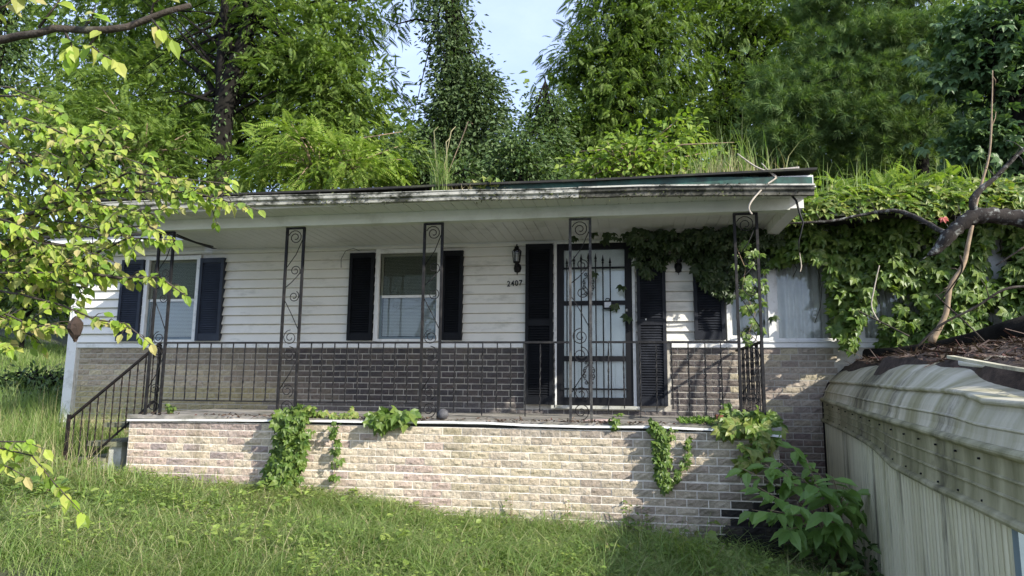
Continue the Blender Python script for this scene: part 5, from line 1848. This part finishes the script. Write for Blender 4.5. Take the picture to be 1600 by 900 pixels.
tree('pine_tree', 'long needled pine sweeping its boughs over the flat roofed sunroom', (1440, 330, 8.5),
     [lobe(1360, 60, 8, 60, 35), lobe(1450, 55, 8, 60, 30), lobe(1300, 130, 8, 60, 35), lobe(1400, 120, 8, 80, 35), lobe(1240, 180, 8, 60, 35), lobe(1330, 190, 8, 80, 35), lobe(1220, 225, 8, 50, 22), lobe(1290, 80, 8.5, 50, 40, .8), lobe(1430, 190, 8, 70, 40, .8), lobe(1350, 0, 8.5, 110, 45), lobe(1210, 130, 8.4, 40, 30, .7), lobe(1490, 110, 8.2, 50, 40, .8), lobe(1370, 240, 8.4, 110, 28, .5)],
     [(1440, 270, 8.5, .17), (1430, 150, 8.6, .14), (1425, 40, 8.7, .10), (1420, -40, 8.7, .06)],
     [[(1480, 120, 8.4, .06), (1440, 145, 8.2, .05), (1390, 165, 8.0, .04), (1340, 200, 7.8, .03), (1300, 220, 7.8, .012)], [(1425, 60, 8.5, .05), (1390, 50, 8, .03), (1350, 45, 7.8, .01)], [(1430, 230, 8.5, .05), (1440, 190, 8, .04), (1520, 110, 7.8, .02)],
      [(1290, 175, 7.7, .02), (1322, 145, 7.6, .022), (1270, 128, 7.6, .012), (1220, 122, 7.6, .006)]],
     NET, M['pine'], 560, 12, .26, (.16, .25), .10, flat=.45, up=.6)
tree('vine_covered_tree', 'broad leaved grape vine climbing a trunk in the top right corner', (1580, 330, 5.0),
     [lobe(1560, 60, 5, 60, 60), lobe(1530, 110, 5, 50, 35), lobe(1590, 170, 5, 50, 70), lobe(1540, 230, 5, 60, 50), lobe(1610, 60, 5, 50, 90), lobe(1480, 40, 5.3, 40, 35, .6), lobe(1600, 250, 5, 70, 40)],
     [(1590, 250, 5, .12), (1592, 120, 5, .11), (1590, 20, 5, .10), (1588, -60, 5, .08)],
     [[(1553, 160, 4.6, .02), (1552, 80, 4.6, .016), (1556, 10, 4.6, .01)]],
     CRT, M['maple'], 120, 16, .26, (.13, .22), -.5, up=.5)

# the far wood: leaves too far off and too many to tell apart
P = []
for (u0, u1, v0, v1, Y0, Y1, n) in ((-60, 590, 150, 520, 14, 24, 13000), (590, 660, 215, 330, 14, 24, 1500), (-60, 560, -30, 180, 18, 26, 7500), (620, 800, 235, 330, 14, 22, 4500), (880, 1700, 120, 330, 15, 24, 13000), (1080, 1700, -30, 150, 18, 26, 6500), (1200, 1700, 180, 330, 10, 14, 5000)):
    cu, cv, cy = RNG.uniform(u0, u1, n // 30), RNG.uniform(v0, v1, n // 30), RNG.uniform(Y0, Y1, n // 30)
    for a, b, c in zip(cu, cv, cy):
        q = at(a, b, c)
        P.append(q + RNG.normal(0, 1, (30, 3)) * np.array([.75, .6, .45]))
P = np.concatenate(P)
n = len(P)
Fw = foliage(thing('far_wood', None, None, (0, 20, 3)), DI, DIF, P, unit(jit(n, (.7, .5, .4)) + [0, -.3, -.5]), unit(jit(n, (.5, .4, .3)) + [.1, -.4, .7]), RNG.uniform(.30, .55, n), M['wood_far'], 0, mass='far_wood_leaves')
fw_root = Fw.parent
Fw.parent = None
Fw.location = fw_root.location
bpy.data.objects.remove(fw_root)
Fw.name = 'far_wood'
tag(Fw, 'dense far wood covering the hill behind the trees', 'wood', kind='stuff')
# dark thicket at the left of the house
for lab, us, Y, sz in (('dark low bush in the shade just left of the house corner', [(60, 610, 4.5, 50, 26), (20, 620, 4.4, 40, 22), (90, 625, 3.6, 26, 26)], 4.5, (.08, .15)),
                       ('leafy thicket on the slope behind the yellow green twigs', [(40, 470, 9, 70, 40), (90, 430, 9, 60, 50), (0, 430, 9.5, 60, 60)], 9, (.14, .24))):
    tree('bush', lab, (us[0][0], us[0][1] + 20, Y), [lobe(*q) for q in us], [(us[0][0], us[0][1], Y, .05), (us[0][0], us[0][1] - 15, Y, .03)], [], DIT, M['vinetree'], 90, 34, .26, sz, -.2, cat='bush', up=.8, group='bushes on the slope left of the house')

# ------------------------------------------------------------------ the yellow green dogwood at the left
dog = thing('dogwood_tree', 'yellow green dogwood reaching in from the left edge in front of the house', 'tree', (-4.3, -3.6, -.8))
twigs = [
    [(-40, 360, 4.4), (60, 330, 4.35), (130, 302, 4.3), (190, 300, 4.2), (300, 300, 4.1), (405, 328, 4.0)],
    [(-40, 205, 4.5), (40, 185, 4.4), (90, 205, 4.3), (150, 232, 4.2), (240, 262, 4.1)],
    [(-40, 150, 4.6), (30, 150, 4.5), (98, 178, 4.4)],
    [(60, 330, 4.35), (118, 302, 4.3), (135, 262, 4.25), (170, 205, 4.2), (190, 195, 4.2)],
    [(130, 302, 4.3), (200, 270, 4.2), (290, 280, 4.1), (362, 288, 4.05)],
    [(-40, 408, 4.4), (60, 408, 4.3), (130, 405, 4.2), (200, 372, 4.1), (275, 375, 4.0)],
    [(90, 345, 4.3), (160, 360, 4.2), (230, 352, 4.1), (262, 368, 4.05)],
    [(40, 405, 4.3), (120, 425, 4.2), (190, 435, 4.1), (250, 433, 4.0), (290, 462, 3.95)],
    [(-40, 448, 4.3), (40, 462, 4.2), (100, 478, 4.1), (150, 500, 4.05), (195, 505, 4.0), (236, 538, 3.95)],
    [(-40, 470, 4.2), (30, 500, 4.1), (70, 520, 4.1), (95, 548, 4.05)],
    [(-30, 380, 4.6), (40, 372, 4.5), (110, 355, 4.5), (170, 330, 4.4)],
    [(-40, 300, 4.5), (20, 275, 4.5), (70, 235, 4.45), (110, 255, 4.4)],
    [(-30, 250, 4.3), (40, 255, 4.3), (90, 290, 4.2), (140, 330, 4.2)],
    [(-20, 425, 4.6), (70, 435, 4.5), (140, 452, 4.4)],
    [(0, 350, 4.2), (60, 380, 4.15), (120, 385, 4.1), (180, 410, 4.1), (215, 420, 4.1)],
    [(-40, 330, 4.0), (10, 345, 4.0), (50, 360, 4.0)],
]
deep = []
for tw_ in list(twigs):
    dv = RNG.uniform(-28, 28)
    deep.append([(u + RNG.uniform(-10, 10) - 25, v + dv + RNG.uniform(-6, 6), d_ + RNG.uniform(.25, .75)) for u, v, d_ in tw_])
twigs += deep + [[(u - 60 + RNG.uniform(-12, 12), v + RNG.uniform(12, 36), d_ + RNG.uniform(-.2, .5)) for u, v, d_ in tw_] for tw_ in twigs[:16]]
low = [[(-60, 705, 3.9), (0, 700, 3.85), (50, 712, 3.8), (85, 755, 3.75), (130, 803, 3.7)], [(-40, 690, 3.9), (10, 690, 3.85), (40, 690, 3.8), (70, 702, 3.8)], [(-40, 730, 3.9), (10, 728, 3.85), (40, 745, 3.8)]]
high = [[(60, 44, 3.0), (90, 5, 3.0), (100, -25, 3.0)], [(160, 46, 3.0), (140, 70, 3.0), (165, 88, 2.95), (180, 96, 2.95)], [(235, 28, 3.0), (250, 45, 2.95), (268, 62, 2.95)], [(235, 28, 3.0), (240, 5, 3.0), (255, -5, 3.0)], [(100, 46, 3.0), (112, 70, 3.0), (110, 88, 3.0)], [(130, 46, 3.0), (145, 25, 3.0), (150, 5, 3)], [(-20, 20, 3.1), (10, 8, 3.1), (30, -10, 3.1)]]
wood = MB()
wood.tube([(-4.3, -3.6, -1.0), (-4.25, -3.6, -.2), (-4.1, -3.6, .6), (-3.9, -3.5, 1.3), (-3.7, -3.6, 2.0), (-3.4, -3.8, 2.5)], [.11, .09, .08, .065, .05, .03], 9)
heads = [Vector((-4.1, -3.6, .6)), Vector((-3.9, -3.5, 1.3)), Vector((-4.25, -3.6, -.2))]
lp, ld, ln, lsz = [], [], [], []


def uv(p):
    d = np.array(p) - CAM
    return 800 + CF * float(d @ RIGHT) / float(d @ FWD), 450 - CF * float(d @ UP) / float(d @ FWD)


def in_shape(p):
    """the open outline of the tree's spray of branches"""
    u, v = uv(p)
    lo = np.interp(u, [-60, 0, 110, 128, 150, 190, 205, 285, 300, 410], [580, 565, 545, 480, 440, 432, 404, 388, 350, 350])
    hi = np.interp(u, [-60, 0, 60, 98, 130, 190, 215, 250, 300, 370, 410], [120, 130, 150, 165, 190, 180, 220, 248, 262, 270, 290])
    return hi < v < lo



def dress(path, r0, r1, lsize, gap=.042, spur=True, free=True):
    pts = [Vector(atd(u, v, Dd)) for u, v, Dd in path]
    if not free:
        while len(pts) > 2 and not in_shape(pts[-1]):
            pts.pop()
    n = len(pts)
    wood.tube(pts, [r0 + (r1 - r0) * i / (n - 1) for i in range(n)], 6)
    seg = [(a, b) for a, b in zip(pts, pts[1:])]

    def leaves(a, b, lsize, first):
        d = (b - a)
        L = d.length
        d = d.normalized()
        side = d.cross(Vector((0, 0, 1))).normalized()
        k = max(1, int(L / gap))
        for i in range(k):
            c = a.lerp(b, (i + RNG.random()) / k)
            for sg in (-1, 1):
                if RNG.random() < .18 or (not free and not in_shape(c)):
                    continue
                lp.append(tuple(c + Vector(RNG.normal(0, .006, 3))))
                ld.append(np.array(d * .55 + side * sg * .75 + Vector((0, 0, -.75))) + RNG.normal(0, .28, 3))
                ln.append(np.array((.25, -.45, .8)) + RNG.normal(0, .35, 3))
                lsz.append(lsize * RNG.choice([.55, .8, .95, 1.15]) * RNG.uniform(.85, 1.1))
        c = b
        if not free and not in_shape(c):
            return
        lp.append(tuple(c)); ld.append(np.array(d + Vector((0, 0, -.9)))); ln.append(np.array((.2, -.6, .6))); lsz.append(lsize)
    for j, (a, b) in enumerate(seg):
        if a.x < -3.6:
            continue
        leaves(a, b, lsize, j)
        if spur:
            for q in range(max(1, int((b - a).length / .085))):
                c = a.lerp(b, RNG.random())
                e = c + Vector((RNG.uniform(-.02, .16), RNG.uniform(-.14, .14), RNG.uniform(-.13, .10))) * (.45 if free else 1)
                if not free and not in_shape(c):
                    continue
                wood.tube([c, c.lerp(e, .5) + Vector((0, 0, .012)), e], [.003, .0025, .0015], 4)
                leaves(c, e, lsize * .95, 1)


for k, p in enumerate(twigs):
    dress(p, .016 if k in (0, 5, 7) else .009, .003, .068, free=k in (0, 4, 7, 8))
    a = Vector(atd(*p[0]))
    h = heads[0] if a.z < .9 else heads[1]
    if p[0][0] < -5 and k < 16:
        wood.tube([h, h.lerp(a, .5) + Vector((0, 0, .06)), a], [.035, .024, .016], 6)
for p in low:
    dress(p, .006, .002, .085, .06, False)
    a = Vector(atd(*p[0]))
    wood.tube([heads[2], heads[2].lerp(a, .5), a], [.02, .012, .006], 5)
mainb = [(-80, 72, 3.1), (5, 62, 3.05), (30, 56, 3.03), (60, 52, 3.0), (85, 44, 3.0), (130, 47, 3.0), (165, 47, 3.0), (200, 42, 3.0), (225, 32, 3.0), (262, 18, 3.0), (298, 8, 3.0)]
b_ = [Vector(atd(*q)) for q in mainb]
wood.tube(b_, [.020, .018, .017, .016, .016, .016, .016, .015, .014, .013, .011], 8)
wood.tube([Vector((-3.4, -3.8, 2.5)), b_[0].lerp(Vector((-3.4, -3.8, 2.5)), .5), b_[0]], [.03, .025, .02], 7)
for p in high:
    dress(p, .006, .002, .088, .05, False)
wood.build('branches', M['bark'], dog)
foliage(dog, OV, OVF, np.array(lp), unit(np.array(ld)), unit(np.array(ln)), np.array(lsz), M['dogwood'], 300)
p = atd(118, 512, 4.0)
nest = MB().lathe(p, [(.001, .05), (.02, .045), (.032, .02), (.034, -.005), (.024, -.035), (.008, -.058), (.001, -.065)], 9)
nest.v = [tuple(np.array(p) + (np.array(q) - p) * (.95 + .45 * RNG.random()) + RNG.normal(0, .005, 3)) for q in nest.v]
nest.s = [False] * len(nest.s)
tag(nest.build('withered_leaf_ball', M['brownleaf'], None, p), 'brown withered leaf ball hanging among the dogwood twigs', 'withered leaves')
